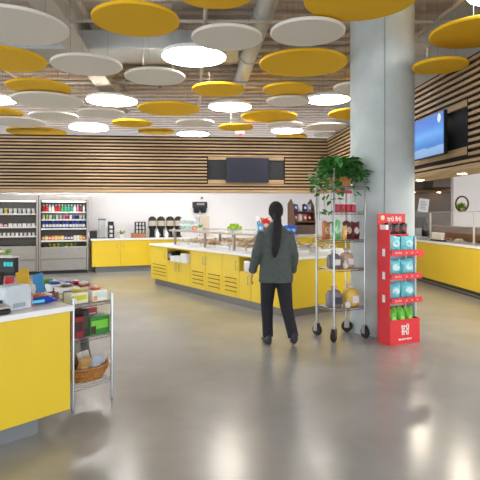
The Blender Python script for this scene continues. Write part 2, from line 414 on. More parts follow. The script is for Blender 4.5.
# card terminal
t = thing('card_terminal', 'black card terminal with pale keypad on the checkout counter edge', 'card reader', LCT.p(lpx(-3, .06), .07, .901), LCT.a+.1)
MB().box(-.075, .075, -.055, .055, 0, .035).build('base', BLACK, t, bevel=.012)
MB().box(-.07, .07, -.05, .05, .045, .06, M=Matrix.Rotation(.15, 4, 'X')).build('keypad', col(180, 176, 168, .4), t, bevel=.004)
MB().box(.03, .055, .02, .04, .035, .085).box(-.04, .04, -.02, .04, .03, .05).build('stalk', BLACK, t, bevel=.004)
# customer display
x = lpx(2, .42)
t = thing('customer_display', 'black point of sale display with glowing teal digits on a pole', 'display', LCT.p(x, .42, .901), -.15)
MB().box(-.09, .09, -.07, .07, 0, .02).build('base', BLACK, t, bevel=.006)
MB().box(-.035, .0, -.02, .02, .02, .24).build('pole', BLACK, t)
MB().box(-.16, .115, -.03, .03, .235, .345).build('head', BLACK, t, bevel=.006)
mb = MB()
for k in range(3): mb.box(.035+k*.025, .055+k*.025, -.0325, -.0302, .285, .316)
mb.build('digits', mat('teal_digits', srgb(24, 150, 155), .4, var=0, emit=.6), t)
zt = .901+.347
t = thing('food_tray', 'shallow tray with green and orange salad on top of the black display', 'tray', LCT.p(x, .42, zt-.001)+Vector((-.035, 0, 0)), -.15)
MB().box(-.15, .15, -.04, .04, 0, .012).box(-.15, .15, -.04, -.034, .012, .02).build('tray_body', col(205, 203, 198, .4), t, bevel=.003)
mb = MB(); rnd = random.Random(3)
for i in range(26):
    mb.ell((rnd.uniform(-.12, .11), rnd.uniform(-.025, .025), .024+rnd.uniform(0, .035)), (.024, .018, .014), 7, 5, mi=rnd.choice([0,0,1,1,2]))
mb.build('salad', [col(110, 150, 60, .5), col(214, 100, 40, .5), col(222, 214, 190, .5)], t, smooth=True)
# yellow folder, blue card, small things
def card(name, label, cat, px, y, w, h, m, tilt, edge=None):
    tt = thing(name, label, cat, LCT.p(lpx(px, y), y, .902), -.25)
    M = Matrix.Rotation(tilt, 4, 'Y') @ Matrix.Rotation(-.16, 4, 'X')
    MB().box(-w/2, w/2, -.006, .006, abs(sin(tilt))*w/2, h, M=M).build('front', m, tt, bevel=.003)
    MB().tube([(0, .03, .003), (0, .10, .003), (0, .035, h*.55)], .004, 6).build('easel_leg', BLACK, tt)
    return tt
card('display_card', 'mustard yellow card standing tilted on the checkout counter', 'card', 24.5, .46, .115, .245, col(214, 172, 34, .6), -.22)
card('display_card', 'bright blue card standing tilted behind the wire tray', 'card', 40, .52, .095, .19, col(46, 140, 205, .6), -.25)
t = thing('paper_bag', 'crumpled white paper behind the yellow card on checkout counter', 'paper', LCT.p(lpx(33, .56), .60, .902), .3)
MB().pouch(.15, .10, .05, seed=3).build('paper_body', WHITEP, t, smooth=True)
t = thing('straw_jar', 'clear jar with a red cap beneath the black customer display', 'jar', LCT.p(lpx(9, .50), .50, .901), 0)
MB().lathe([(.035, 0), (.04, .02), (.04, .12), (.03, .14)], n=16).build('jar_body', CLEAR, t, smooth=True)
MB().lathe([(.033, .14), (.036, .15), (.034, .185), (.02, .19)], n=16).build('lid', col(205, 40, 50), t, smooth=True)
t = thing('tip_cup', 'small cream paper cup behind the grey dispenser', 'cup', LCT.p(lpx(8, .36), .36, .901), 0)
MB().lathe([(.026, 0), (.036, .1), (.038, .105), (.032, .105), (.024, .005)], n=16).build('cup_body', col(232, 222, 204), t, smooth=True)
# wire tray of sachets
x = lpx(38, .33)
t = thing('wire_tray', 'shallow wire tray full of small snacks on the checkout counter', 'tray', LCT.p(x, .33, .901), LCT.a)
mb = MB()
for i in range(9): mb.tube([(-.16+i*.04, -.08, .05), (-.16+i*.04, -.075, .004), (-.16+i*.04, .075, .004), (-.16+i*.04, .08, .05)], .0018, 5)
for z in (.004, .05): mb.tube([(-.16, -.08, z), (.16, -.08, z), (.16, .08, z), (-.16, .08, z), (-.16, -.08, z)], .0025, 5)
mb.build('wire_frame', STEEL, t)
rnd = random.Random(5)
snc = [((200,60,60),'red'),((225,200,170),'cream'),((150,100,70),'brown'),((235,120,60),'orange'),((215,215,210),'white'),((120,60,50),'maroon')]
for i in range(12):
    cc, nm = snc[i % 6]
    xx = -.135+.054*(i % 6); yy = -.035+.07*(i//6)
    p = LCT.p(x+xx, .33+yy, .908)
    o = MB().pouch(.05, .055, .024, seed=i, M=Matrix.Rotation(-.35, 4, 'X')).build('snack_sachet', col(*cc), loc=p, rotz=LCT.a+rnd.uniform(-.2, .2), smooth=True)
    tag(o, '%s snack sachet in the %s row of the wire tray, %s from left' % (nm, 'front' if i < 6 else 'back', ORD[i % 6]), 'snack', 'sachets in the wire tray')
t = thing('candy_pack', 'long shiny blue candy pack lying in front of the wire tray', 'candy', LCT.p(lpx(45, .14), .15, .902), LCT.a-.05)
mb = MB().pouch(.23, .075, .04, M=Matrix.Translation((0, .03, .02)) @ Matrix.Rotation(-PI/2+.25, 4, 'X'), seed=2); mb.build('wrapper', col(30, 70, 190, .25), t, smooth=True)
MB().box(-.10, -.01, -.0285, -.0265, .028, .048).build('label_band', col(90, 200, 225, .3), t)
t = thing('candy_pack', 'small pink packet beside the grey dispenser', 'candy', LCT.p(lpx(29.5, .2), .2, .902), LCT.a)
MB().pouch(.055, .085, .03, seed=9).build('wrapper', col(225, 110, 120, .35), t, smooth=True)

# ------------------------------------------------------------------ chrome rack beside the counter
RW, RD = .36, .62
t = thing('wire_rack', 'chrome three-tier wire rack of snacks beside the checkout counter', 'rack', RCK.o, RCK.a)
for (x, y) in ((0,0),(RW,0),(RW,RD),(0,RD)):
    MB().lathe([(.008, 0), (.014, .015), (.0125, .03), (.0125, .905), (.008, .915)], (x, y, 0), 12).build('post', CHROME, t, smooth=True)
RZ = (.19, .57, .845)
for z in RZ:
    mb = MB()
    for zz in (z-.025, z-.002): mb.tube([(0,0,zz),(RW,0,zz),(RW,RD,zz),(0,RD,zz),(0,0,zz)], .0035, 6)
    for i in range(17): mb.tube([(0, .03+i*.035, z-.003), (RW, .03+i*.035, z-.003)], .0022, 5)
    for i in range(8): mb.tube([(i*RW/7, 0, z-.025), ((i+.5)*RW/7, 0, z-.002), (min(RW,(i+1)*RW/7), 0, z-.025)], .002, 5)
    mb.build('shelf', CHROME, t, smooth=True)
def carton(label, frame, x, y, z, w, d, h, base, patch, patch2=None, rot=0, lean=0, cat='snack box', open_=False):
    tt = thing('snack_box', label, cat, frame.p(x, y, z+.001), frame.a+rot)
    M = Matrix.Rotation(lean, 4, 'X')
    MB().box(-w/2, w/2, -d/2, d/2, 0, h, M=M).build('carton', col(*base), tt, bevel=.002)
    MB().box(-w*.42, w*.42, -d/2-.0015, -d/2, h*.32, h*.78, M=M).build('front_label', col(*patch), tt)
    if patch2:
        MB().box(-w*.38, w*.30, -d*.38, d*.38, h, h+.0015, M=M).build('top_label', col(*patch2), tt)
        MB().box(-w*.46, -w*.2, -d/2-.002, -d/2-.0005, h*.08, h*.5, M=M).build('corner_label', col(*patch2), tt)
    return tt
z = RZ[2]
carton('cream and green snack box at the front left of the top rack shelf', RCK, .085, .10, z, .15, .12, .085, (228,226,196), (205,205,60), (246,246,236))
carton('white snack box with peach label at front right of the rack', RCK, .265, .09, z, .14, .12, .09, (240,232,222), (200,225,215), (235,150,110))
carton('orange snack box on its side beside the rack corner post', RCK, .325, .22, z, .05, .12, .07, (232,140,90), (240,200,170), None)
carton('white chewy candy box with purple and lime label on top rack shelf', RCK, .09, .25, z, .16, .12, .115, (240,240,240), (90,70,140), (170,205,40))
carton('pale yellow box with lime stripe on the rack behind cream box', RCK, .245, .23, z, .11, .12, .09, (240,236,190), (190,200,30), (235,225,120))
carton('dark red flat box behind the white boxes on the rack top', RCK, .25, .37, z, .18, .13, .115, (150,50,60), (220,200,200), (120,30,40))
carton('bright blue box at the back of the top rack shelf', RCK, .30, .505, z, .10, .10, .12, (40,110,220), (240,240,250), (50,130,235))
carton('purple and white box at back left of the top rack shelf', RCK, .07, .40, z, .13, .12, .13, (235,235,240), (80,70,150), (110,120,190))
carton('leafy green box at far left back of the rack top', RCK, .05, .54, z, .08, .11, .16, (95,150,60), (190,120,50), (140,180,60))
carton('brown and white box at the middle back of the rack top', RCK, .175, .54, z, .10, .10, .115, (150,85,60), (235,225,210), (225,225,225))
for i, (x, y, h, cc, nm) in enumerate(((.10,.10,.087,(214,196,60),'gold'),(.26,.09,.092,(225,150,110),'peach'),(.09,.24,.117,(120,70,150),'purple'),(.24,.23,.122,(245,240,235),'white'),(.25,.37,.117,(200,60,80),'pink'),(.07,.40,.132,(70,130,210),'blue'))):
    bag('%s candy packet lying flat on a box on the rack top' % nm, RCK.p(x, y, z+h+.001), RCK.a+.3*i, .10, .075, .022, cc, (240,236,226), 'candy packets on the rack top', seed=i, lean=0, name='candy_packet', cat='candy')
    for ch in bpy.data.objects['candy_packet' if i == 0 else 'candy_packet.%03d' % i].children: ch.rotation_euler.x = -PI/2; ch.location = (0, -.03, .013)
z = RZ[1]
carton('green snack carton with lime lettering band on the middle rack shelf', RCK, .26, .09, z, .19, .13, .15, (46,130,48), (120,200,60), (60,40,30))
carton('tall black box beside the green carton on middle rack shelf', RCK, .135, .10, z, .05, .14, .215, (38,34,28), (60,56,40), None)
for k in range(3):
    carton('dark red snack box on middle rack shelf, %s from the front' % ORD[k], RCK, .06, .10+.17*k, z, .10, .15, .17, (142,30,36), (60,20,26), (90,20,26))
carton('maroon and white candy box behind the green carton on middle shelf', RCK, .26, .28, z, .18, .15, .19, (168,52,56), (226,214,214), (220,200,205))
# wicker basket
z = RZ[0]
bk = thing('wicker_basket', 'oval wicker basket of snack packets on the lowest rack shelf', 'basket', RCK.p(.215, .185, z+.001), RCK.a)
def oval(rx, ry, z, n=36): return [(rx*cos(2*PI*j/n), ry*sin(2*PI*j/n), z) for j in range(n)]
mb = MB(); mb.rings([oval(.155,.14,0), oval(.20,.18,.105), oval(.19,.17,.105), oval(.148,.133,.01)])
mb.build('weave', WICKER, bk, smooth=True)
mb = MB()
for zz, a in ((.02,.138),(.05,.153),(.08,.168)):
    mb.tube([(a*1.165*cos(i*PI/18), a*1.03*sin(i*PI/18), zz) for i in range(37)], .008, 6)
mb.tube([(.198*cos(i*PI/18), .178*sin(i*PI/18), .11) for i in range(37)], .011, 6)
mb.build('rim', WICKER, bk, smooth=True)
cols = [((150,130,110),'tan'),((180,195,215),'pale blue'),((70,58,50),'dark brown'),((205,200,190),'silver'),((120,110,100),'grey'),((196,150,90),'gold'),((60,52,48),'black')]
for i in range(7):
    cc, nm = cols[i]
    back = i in (2, 4, 6, 0)
    xx = (-.115, .03, -.05, .10, .02, -.07, .085)[i]; yy = (.055, -.07, .10, -.03, .06, -.06, .075)[i]
    hh = .29 if back else .19
    p = RCK.p(.215+xx, .185+yy, z+.022)
    tt = thing('snack_packet', '%s foil snack packet standing in the wicker basket' % nm, 'snack', p, RCK.a+(-.2+.1*(i % 5)), 'packets in the wicker basket')
    M = Matrix.Rotation((.1 if i % 2 else -.12), 4, 'Y') @ Matrix.Rotation(-.25 if back else .35, 4, 'X')
    MB().pouch(.11, hh, .03, seed=i, M=M).build('wrapper', col(*cc, rough=.3), tt, smooth=True)
    MB().box(-.028, .028, -.022, -.016, hh*.35, hh*.6, M=M).build('label_patch', col(225,222,215), tt)

# ------------------------------------------------------------------ coolers
FRO = -.075
def cooler(label, xl, shelves, zpan):
    W = 1.25
    t = thing('open_cooler', label, 'refrigerator', BCK.p(xl, .15, 0), BCK.a)
    mb = MB().box(0, .05, .0, .64, .08, 2.1).box(W-.05, W, 0, .64, .08, 2.1).box(0, W, .60, .66, .08, 2.1).box(.05, W-.05, 0, .6, 1.93, 2.1).box(.05, W-.05, .05, .6, .08, .4)
    mb.build('cabinet', STEEL, t, bevel=.006)
    MB().box(.055, W-.055, -.02, .6, .40, zpan).build('front_panel', STEEL, t, bevel=.008)
    MB().box(.06, W-.06, -.015, .045, .1, .37).build('grille_panel', STEEL, t, bevel=.005)
    MB().box(.02, W-.02, .05, .6, 0, .08).build('plinth', BLACK, t)
    MB().box(.05, W-.05, .585, .6, zpan, 1.93).build('back_panel', col(120,112,104,.4), t)
    MB().box(.08, W-.08, .04, .07, 1.905, 1.93).build('light_strip', mat('cooler_tube', (1,1,1), .5, var=0, emit=3), t)
    for z, ya in shelves:
        s = MB().box(.052, W-.052, ya, .584, z-.018, z).build('shelf', STEEL, t)
        MB().box(.055, W-.055, ya-.008, ya, z-.03, z+.012).build('price_rail', col(225,222,218), s)
    return t
xR = -.08-1.25; xL = xR-1.26
cooler('right stainless open cooler stocked with colourful drinks', xR, [(1.64,.12),(1.44,.08),(1.20,.05),(.88,.02)], .72)
cooler('left stainless open cooler with sparse rows of white cups', xL, [(1.59,.12),(1.25,.08),(1.01,.05)], .76)
def bottle_mesh(h, r, n=12): return [(r*.9, 0), (r, .01), (r, h*.6), (r*.45, h*.82), (r*.42, h*.86)]
CN = {'red':(205,40,50),'white':(230,230,228),'green':(60,170,110),'teal':(70,160,160),'pink':(215,120,150),'blue':(60,80,165),'navy':(38,44,96),'orange':(228,130,40),'yellow':(225,190,50),'purple':(95,60,140),'cream':(232,224,200),'lime':(160,195,60),'silver':(190,192,196),'maroon':(130,40,50)}
def row(kind, cat, colours, where, x0, x1, yy, z, h, r, capc='white', side='right'):
    n = len(colours)
    seen = {}
    for i, c in enumerate(colours):
        x = x0+(x1-x0)*(i+.5)/n
        seen[c] = seen.get(c, 0)+1
        tt = thing(kind, '%s %s, %s of that colour from left on %s shelf of %s cooler' % (c, kind.split('_')[-1], ORD[seen[c]-1], where, side), cat, BCK.p(x, .15+yy, z+.001), BCK.a, '%s on the %s shelf of the %s cooler' % (kind.replace('_', ' ')+'s', where, side))
        if 'bottle' in kind:
            MB().lathe(bottle_mesh(h, r), n=12).build('bottle_body', col(*CN[c], rough=.25), tt, smooth=True)
            MB().lathe([(r*.5, h*.86), (r*.5, h)], n=10).build('cap', col(*CN[capc]), tt, smooth=True)
        elif 'can' in kind:
            MB().lathe([(r*.85, 0), (r, .012), (r, h-.015), (r*.8, h)], n=12).build('can_body', col(*CN[c], rough=.3), tt, smooth=True)
            MB().lathe([(r*1.01, h*.2), (r*1.01, h*.55)], n=12).build('label_band', col(*CN[capc]), tt, smooth=True)
        elif 'cup' in kind:
            MB().lathe([(r*.75, 0), (r, h*.85)], n=12).build('cup_body', col(*CN[c]), tt, smooth=True)
            MB().lathe([(r*1.06, h*.85), (r*1.06, h)], n=12).build('lid', col(*CN[capc]), tt, smooth=True)
        else:
            MB().box(-r, r, -r*.8, r*.8, 0, h).build('pack_body', col(*CN[c]), tt, bevel=.004)
            MB().box(-r*.8, r*.8, -r*.8-.002, -r*.8, h*.3, h*.7).build('label_patch', col(*CN[capc]), tt)
a, b = xR+.07, xR+1.18
row('juice_bottle','bottle',['red','red','white','white','red','red','green','green','teal','green','white','pink','maroon','white'],'top',a,b,.22,1.64,.2,.036)
row('drink_cup','cup',['cream','lime','white','green','cream','silver','pink','red','white','blue','navy','cream','silver'],'second',a,b,.18,1.44,.13,.038,'silver')
row('drink_can','can',['blue','blue','navy','blue','blue','navy','blue','blue','navy','blue','blue','navy','blue'],'third',a,b,.15,1.20,.2,.04,'white')
row('snack_pack','snack',['red','lime','red','orange','yellow','orange','yellow','purple','navy','purple','cream','white','yellow','red'],'fourth',a,b,.12,.88,.13,.036,'cream')
row('salad_cup','cup',['lime','yellow','lime','green','lime','yellow','green'],'lowest',a+.15,b-.2,.22,.72,.075,.045,'lime')
a, b = xL+.07, xL+1.18
row('yogurt_cup','cup',['white','cream','white','yellow','white','white','silver','white','white','white'],'top',a,b,.22,1.59,.14,.045,'white','left')
row('snack_pack','snack',['purple','silver','pink','maroon','white','silver','silver','white','silver','white'],'second',a,b,.18,1.25,.09,.045,'white','left')
row('yogurt_cup','cup',['white']*11,'third',a,b,.15,1.01,.09,.036,'silver','left')

# ------------------------------------------------------------------ back counter
t = thing('back_counter', 'long yellow coffee counter with white top along the back wall', 'counter', BCK.o, BCK.a)
BL = 8.2
MB().box(0, BL, .02, .78, .16, .87).build('body', YEL, t)
MB().box(.1, BL-.1, .09, .7, 0, .16).build('toe_kick', GREYK, t)
MB().box(-.03, BL, -.02, .815, .87, .915).build('countertop', WHT, t, bevel=.004)
nd = 11
for i in range(nd):
    x0, x1 = i*BL/nd, (i+1)*BL/nd
    d = MB().box(x0+.004, x1-.004, 0, .019, .165, .862).build('door', YEL, t, bevel=.002)
    hx = x1-.09 if i % 2 == 0 else x0+.09
    MB().tube([(hx, 0, .66), (hx, -.025, .665), (hx, -.025, .775), (hx, 0, .78)], .005, 6).build('handle', BRONZE, d, smooth=True)
CZ = .916
def bpx(px, y=.4): return BCK.at_px(px, y)
def bt(name, label, cat, px, y=.4, dr=0, group=None): return thing(name, label, cat, BCK.p(bpx(px, y), y, CZ), BCK.a+dr, group)
t = bt('storage_bin', 'small black box at the left end of the back counter', 'box', 93.5, .3)
MB().box(-.09, .09, -.08, .08, 0, .2).build('bin_body', BLACK, t, bevel=.01); MB().box(-.093, .093, -.083, .083, .2, .215).build('lid', col(48,48,52), t, bevel=.004)
t = bt('cup_dispenser', 'tall clear dispenser of brown cups on the back counter', 'dispenser', 102)
MB().box(-.1, .1, -.09, .09, 0, .03).box(-.1, .1, -.09, .09, .50, .54).build('frame', col(90,105,125), t, bevel=.006)
MB().box(-.095, .095, -.085, .085, .03, .50).build('tube', CLEAR, t)
for i, c in enumerate(((120,80,55),(96,66,50),(196,150,80))):
    MB().lathe([(.03, .04), (.042, .2+.1*i)], (-.05+i*.05, 0, 0), 12).build('cup_stack', col(*c), t, smooth=True)
t = bt('lid_rack', 'black rack of white cup lids on the back counter', 'rack', 111)
MB().box(-.08, .08, -.08, .08, 0, .02).box(-.08, -.07, -.08, .08, 0, .36).box(.07, .08, -.08, .08, 0, .36).box(-.08, .08, .06, .08, 0, .46).build('frame', BLACK, t)
for i in range(3): MB().lathe([(.05, .03+i*.12), (.055, .11+i*.12)], (0, -.01, 0), 14).build('lid_stack', WHITEP, t, smooth=True)
t = bt('potted_plant', 'tiny green plant in a white pot on the back counter', 'plant', 121.5)
MB().lathe([(.05, .0), (.07, .1), (.065, .1), (.05, .09)], n=14).build('pot', WHITEP, t, smooth=True)
def leaf_mesh(mb, c, dirv, up, L, W, mi=0):
    dirv = dirv.normalized(); s = dirv.cross(up).normalized(); n = s.cross(dirv)
    p = [c, c+dirv*L*.3+s*W*.5-n*.0*L, c+dirv*L*.65+s*W*.36-n*.06*L, c+dirv*L-n*.16*L, c+dirv*L*.65-s*W*.36-n*.06*L, c+dirv*L*.3-s*W*.5, c+dirv*L*.33-n*.05*L, c+dirv*L*.66-n*.1*L]
    mb.add(p, [(0,1,6),(1,2,7,6),(2,3,7),(3,4,7),(4,5,6,7),(5,0,6)], mi)
mb = MB(); rnd = random.Random(4)
for i in range(40):
    a = rnd.uniform(0, 2*PI); leaf_mesh(mb, Vector((0,0,.09)), Vector((cos(a), sin(a), rnd.uniform(.6, 2.4))), Vector((0,0,1)), rnd.uniform(.08, .2), .04)
mb.build('foliage', col(150,180,80), t)
t = bt('condiment_stand', 'black wire stand of packets on a wooden base, back counter', 'stand', 138.5)
MB().box(-.2, .2, -.09, .09, 0, .13).build('wooden_base', col(168,112,70,var=.2), t, bevel=.004)
mb = MB()
for x in (-.09, .0, .09, .18): mb.box(x-.012, x+.012, -.07, .07, .13, .44)
for zz in (.22, .33, .43): mb.box(-.1, .19, -.07, .07, zz, zz+.02)
mb.build('wire_frame', BLACK, t)
for i in range(3): MB().box(-.075+i*.09, -.02+i*.09, -.05, .05, .15, .21).box(-.075+i*.09, -.02+i*.09, -.05, .05, .25, .31).build('packet_stack', WHITEP, t)
for i, px in enumerate((152.3, 161, 170, 178.2)):
    t = bt('coffee_dispenser', 'black coffee dispenser with beige label band, %s from left' % ORD[i], 'coffee dispenser', px, .42, 0, 'coffee dispensers on the back counter')
    MB().box(-.09, .09, -.08, .10, 0, .04).box(-.07, .07, .0, .10, .04, .3).build('base', BLACK, t, bevel=.008)
    MB().lathe([(.09, .24), (.115, .29), (.118, .50), (.10, .56), (.05, .60), (.02, .605)], n=20).build('urn', BLACK, t, smooth=True)
    MB().lathe([(.1195, .33), (.1195, .48)], n=20).build('label_band', col(190,178,160), t, smooth=True)
    MB().box(-.018, .018, -.14, -.09, .22, .30).build('tap', BLACK, t, bevel=.004)
for i, px in enumerate((157.3, 166.3)):
    t = bt('creamer_jug', 'small white jug between coffee dispensers, %s from left' % ORD[i], 'jug', px, .2, 0, 'white jugs by the coffee dispensers')
    MB().lathe([(.05, 0), (.055, .08), (.035, .16), (.02, .19), (.025, .22)], n=14).build('jug_body', WHITEP, t, smooth=True)
    MB().tube([(.05, 0, .04), (.085, 0, .08), (.035, 0, .16)], .007, 6).build('handle', WHITEP, t, smooth=True)
# wall dispenser
x = bpx(199.5, .8)
t = thing('wall_dispenser', 'twin black dispenser mounted on the white back wall', 'dispenser', BCK.p(x, .82, 1.62), BCK.a)
MB().box(-.22, .22, -.14, 0, .14, .34).build('housing', BLACK, t, bevel=.02)
MB().lathe([(.06, 0), (.095, .06), (.095, .14)], (-.11, -.08, 0), 16).lathe([(.06, 0), (.095, .06), (.095, .14)], (.11, -.08, 0), 16).build('hopper', col(36,36,40), t, smooth=True)
MB().box(-.12, .12, -.142, -.14, .24, .30).build('label_strip', col(150,150,150), t)
t = thing('thermostat', 'tiny grey sensor on the white wall above the twin dispenser', 'sensor', BCK.p(bpx(202, .8), .82, 2.04), BCK.a)
MB().box(-.04, .04, -.03, 0, 0, .08).build('sensor_body', col(170,175,160), t, bevel=.006); MB().box(-.02,.02,-.033,-.03,.02,.06).build('window', col(120,130,110), t)
t = bt('paper_stack', 'beige paper towel box below the twin black dispenser', 'box', 204, .5)
MB().box(-.14, .14, -.08, .08, 0, .62).build('carton', col(206,190,172), t, bevel=.006); MB().box(-.06,.06,-.083,-.08,.1,.25).build('slot', col(120,105,90), t)

# ------------------------------------------------------------------ island
IL, ID = 4.75, 2.1
t = thing('salad_island', 'yellow self-service salad bar island with louvred doors and white top', 'counter', ISL.o, ISL.a)
def ipx(px, y=0.0): return ISL.at_px(px, y)
bnd = [0, ipx(167.5), ipx(178), ipx(190), ipx(205.3), ipx(222), ipx(239), ipx(251), IL]
mb = MB()
for i in range(8):
    x0, x1 = bnd[i], bnd[i+1]
    if i in (1, 2, 6): mb.box(x0, x1, .02, .45, .13, .60).box(x0, x1, .42, .45, .60, .87).box(x0, x1, .02, .42, .845, .87)
    else: mb.box(x0, x1, .02, .45, .13, .87)
mb.box(0, IL, .45, ID, .13, .87)
mb.build('body', YEL, t)
MB().box(.1, IL-.06, .06, ID-.06, 0, .13).build('toe_kick', mat('kick_grey', srgb(118, 112, 108), .35, metal=.4, var=.05), t)
MB().box(-.04, IL+.03, -.03, ID+.03, .87, .91).build('countertop', WHT, t, bevel=.006)
for i in range(8):
    x0, x1 = bnd[i]+.005, bnd[i+1]-.005
    zt = .593 if i in (1, 2, 6) else .862
    d = MB().box(x0, x1, 0, .02, .135, zt).build('door', YEL, t, bevel=.002)
    if i in (0, 3, 4, 5):
        mb = MB(); xa, xb = x0+.09, x1-.07
        for k in range(4): mb.box(xa, xb, -.016, .002, .20+k*.075, .225+k*.075, M=None)
        mb.build('louvre', YEL, d, bevel=.003)
        mb = MB()
        for k in range(4): mb.box(xa, xb, -.002, .001, .228+k*.075, .243+k*.075)
        mb.build('vent_slot', col(120,92,20,.7), d)
    hx = {0: x1-.06, 1: x1-.08, 2: x0+.08, 3: x1-.05, 4: x0+.05, 5: x1-.06, 6: x1-.05, 7: x0+.06}[i]
    hz = .40 if i in (1, 2, 6) else .62
    MB().tube([(hx, 0, hz), (hx, -.03, hz+.005), (hx, -.03, hz+.145), (hx, 0, hz+.15)], .006, 6).build('handle', BRONZE, d, smooth=True)
for (xx, yy) in ((.6, .3), (.6, 1.85), (ipx(205,.3), .3), (ipx(234,.3), .3), (4.45, .3), (1.2, 1.1), (2.5, 1.1), (3.6, 1.1), (4.45, 1.85), (ipx(205,.3), 1.85), (ipx(234,.3), 1.85)):
    MB().box(xx-.022, xx+.022, yy-.022, yy+.022, .91, 1.2).build('guard_post', BRONZE, t, bevel=.004)
g0, g1 = .45, 4.6
MB().box(g0, g1, .22, .27, 1.2, 1.235).box(g0, g1, 1.9, 1.95, 1.2, 1.235).box(g0, g0+.05, .27, 1.9, 1.2, 1.235).box(g1-.05, g1, .27, 1.9, 1.2, 1.235).build('guard_rail', col(182,164,148,.4), t, bevel=.003)
MB().box(g0+.051, g1-.051, .271, 1.899, 1.218, 1.232).build('guard_glass', mat('shelf_glass', srgb(225,230,230), .1, var=0, alpha=.5), t)
for xx in (.62, ipx(205,.3)+.01, ipx(234,.3)+.01):
    pass
# food wells
foods = [((244,234,216),'cream'),((238,222,196),'beige'),((228,204,172),'tan'),((240,230,214),'pale'),((206,170,130),'brown'),((238,214,168),'golden')]
for rw, (yy, nm) in enumerate(((.68, 'front'), (1.5, 'back'))):
    for i in range(7):
        xx = .78+i*.53
        cc, fn = foods[(i*2+rw*3) % 6]
        tt = thing('food_pan', '%s food pan in %s row under the salad bar guard, %s from left' % (fn, nm, ORD[i]), 'food pan', ISL.p(xx, yy, .911), ISL.a, 'food pans on the salad bar')
        w, d = .24, .29
        MB().box(-w, w, -d, d, 0, .008).box(-w, -w+.015, -d, d, .008, .055).box(w-.015, w, -d, d, .008, .055).box(-w+.015, w-.015, -d, -d+.015, .008, .055).box(-w+.015, w-.015, d-.015, d, .008, .055).build('pan', WHITEP, tt, bevel=.003)
        rnd = random.Random(i+rw*10); mb = MB()
        for q in range(44):
            px_, py_ = rnd.uniform(-w+.05, w-.05), rnd.uniform(-d+.05, d-.05)
            mb.ell((px_, py_, .03+rnd.uniform(0, .10)*(1-abs(px_)/w*.6)), (.045, .04, .026), 7, 5, mi=0 if rnd.random() < .8 else 1)
        o = mb.build('food', [col(*cc, rough=.6), col(214, 178, 136, .6)], tt, smooth=True); o['kind'] = 'stuff'
# things in the niches
t = thing('napkin_dispenser', 'black napkin dispenser in the left niche of the salad bar', 'dispenser', ISL.p(ipx(168.8, -.03)+.06, .06, .601), ISL.a)
MB().box(-.09, .09, -.10, .12, 0, .19).build('shell', BLACK, t, bevel=.012); MB().box(-.05, .05, -.105, -.10, .05, .14).build('opening', col(150,150,155), t)
for i, (px, w, h) in enumerate(((175.2, .10, .11), (180.4, .10, .12), (186.4, .13, .19))):
    t = thing('napkin_stack', 'white napkin stack in the left salad bar niche, %s from left' % ORD[i], 'napkins', ISL.p(ipx(px), .02+.0*i, .601), ISL.a, 'napkin stacks')
    mb = MB()
    for k in range(int(h/.012)): mb.box(-w+.004*(k % 2), w, -.09+.003*(k % 3), .12, k*.012, k*.012+.0105)
    mb.build('paper', WHITEP, t)
t = thing('cutlery_holder', 'white round holder in the right salad bar niche by the person', 'holder', ISL.p(ipx(246.5), .08, .601), ISL.a)
MB().lathe([(.09, 0), (.11, .03), (.11, .17), (.09, .19), (.07, .19), (.07, .05), (.001, .05)], n=24).build('holder_body', WHITEP, t, smooth=True)
MB().lathe([(.03, .05), (.03, .21)], n=12).build('insert', col(70,70,74), t, smooth=True)
# things on the guard shelf
GZ = 1.236
def gi(px, y): return ISL.p(ipx(px, y), y, GZ)
t = thing('fruit_tray', 'white tray holding green apples on top of the salad bar', 'tray', gi(234.5, 1.2), 0)
MB().lathe([(.15, 0), (.21, .022), (.205, .024), (.14, .006), (.001, .006)], n=28).build('tray_body', WHITEP, t, smooth=True)
rnd = random.Random(2); base = gi(234.5, 1.2)
k = 0
for (ax, ay, az) in [(.13*cos(i*PI/3.5), .13*sin(i*PI/3.5), .052) for i in range(7)]+[(.045, 0, .045), (-.05, 0, .045)]+[(.07*cos(.4+i*PI/2), .07*sin(.4+i*PI/2), .105) for i in range(4)]:
    wh = 'around the rim' if k < 7 else ('in the middle' if k < 9 else 'on top of the pile')
    an = (k if k < 7 else (k-7 if k < 9 else k-9))
    dirn = ['right','right back','back left','left','left front','front','front right'][an] if k < 7 else (['right','left'] if k < 9 else ['right','back','left','front'])[an]
    tt = thing('apple', 'green apple %s on the white tray, %s side' % (wh, dirn), 'apple', base+Vector((ax, ay, az-.038)), 0, 'apples on the salad bar tray')
    MB().lathe([(.012, .004), (.028, .0), (.038, .018), (.042, .042), (.034, .064), (.016, .07), (.004, .062)], n=14).build('flesh', col(158,196,56,.3,var=.15), tt, smooth=True)
    MB().tube([(0,0,.06), (.004,0,.082)], .0025, 5).build('stem', WOOD, tt); k += 1
for i in range(8):
    px = 181+i*2.1; y = .62 if i % 2 else .95
    nm = ['clear','pale blue','clear','pale green','clear','pale blue','clear','pale blue'][i]
    cc = {'clear': CLEAR, 'pale blue': mat('blue_plastic', srgb(190,215,235), .1, var=0, alpha=.6), 'pale green': mat('green_plastic', srgb(190,225,200), .1, var=0, alpha=.65)}[nm]
    tt = thing('water_bottle', '%s bottle at left end of salad bar top, %s from left' % (nm, ORD[i]), 'bottle', gi(px, y), 0, 'bottles on the salad bar top')
    MB().lathe(bottle_mesh(.235, .036), n=14).build('bottle_body', cc, tt, smooth=True)
    MB().lathe([(.018, .2), (.018, .235)], n=10).build('cap', WHITEP, tt, smooth=True)
    MB().lathe([(.037, .07), (.037, .12)], n=14).build('label_band', col(200,225,215), tt, smooth=True)
t = thing('juice_pack', 'orange carton right of the bottles on the salad bar top', 'carton', gi(194.5, .5), .2)
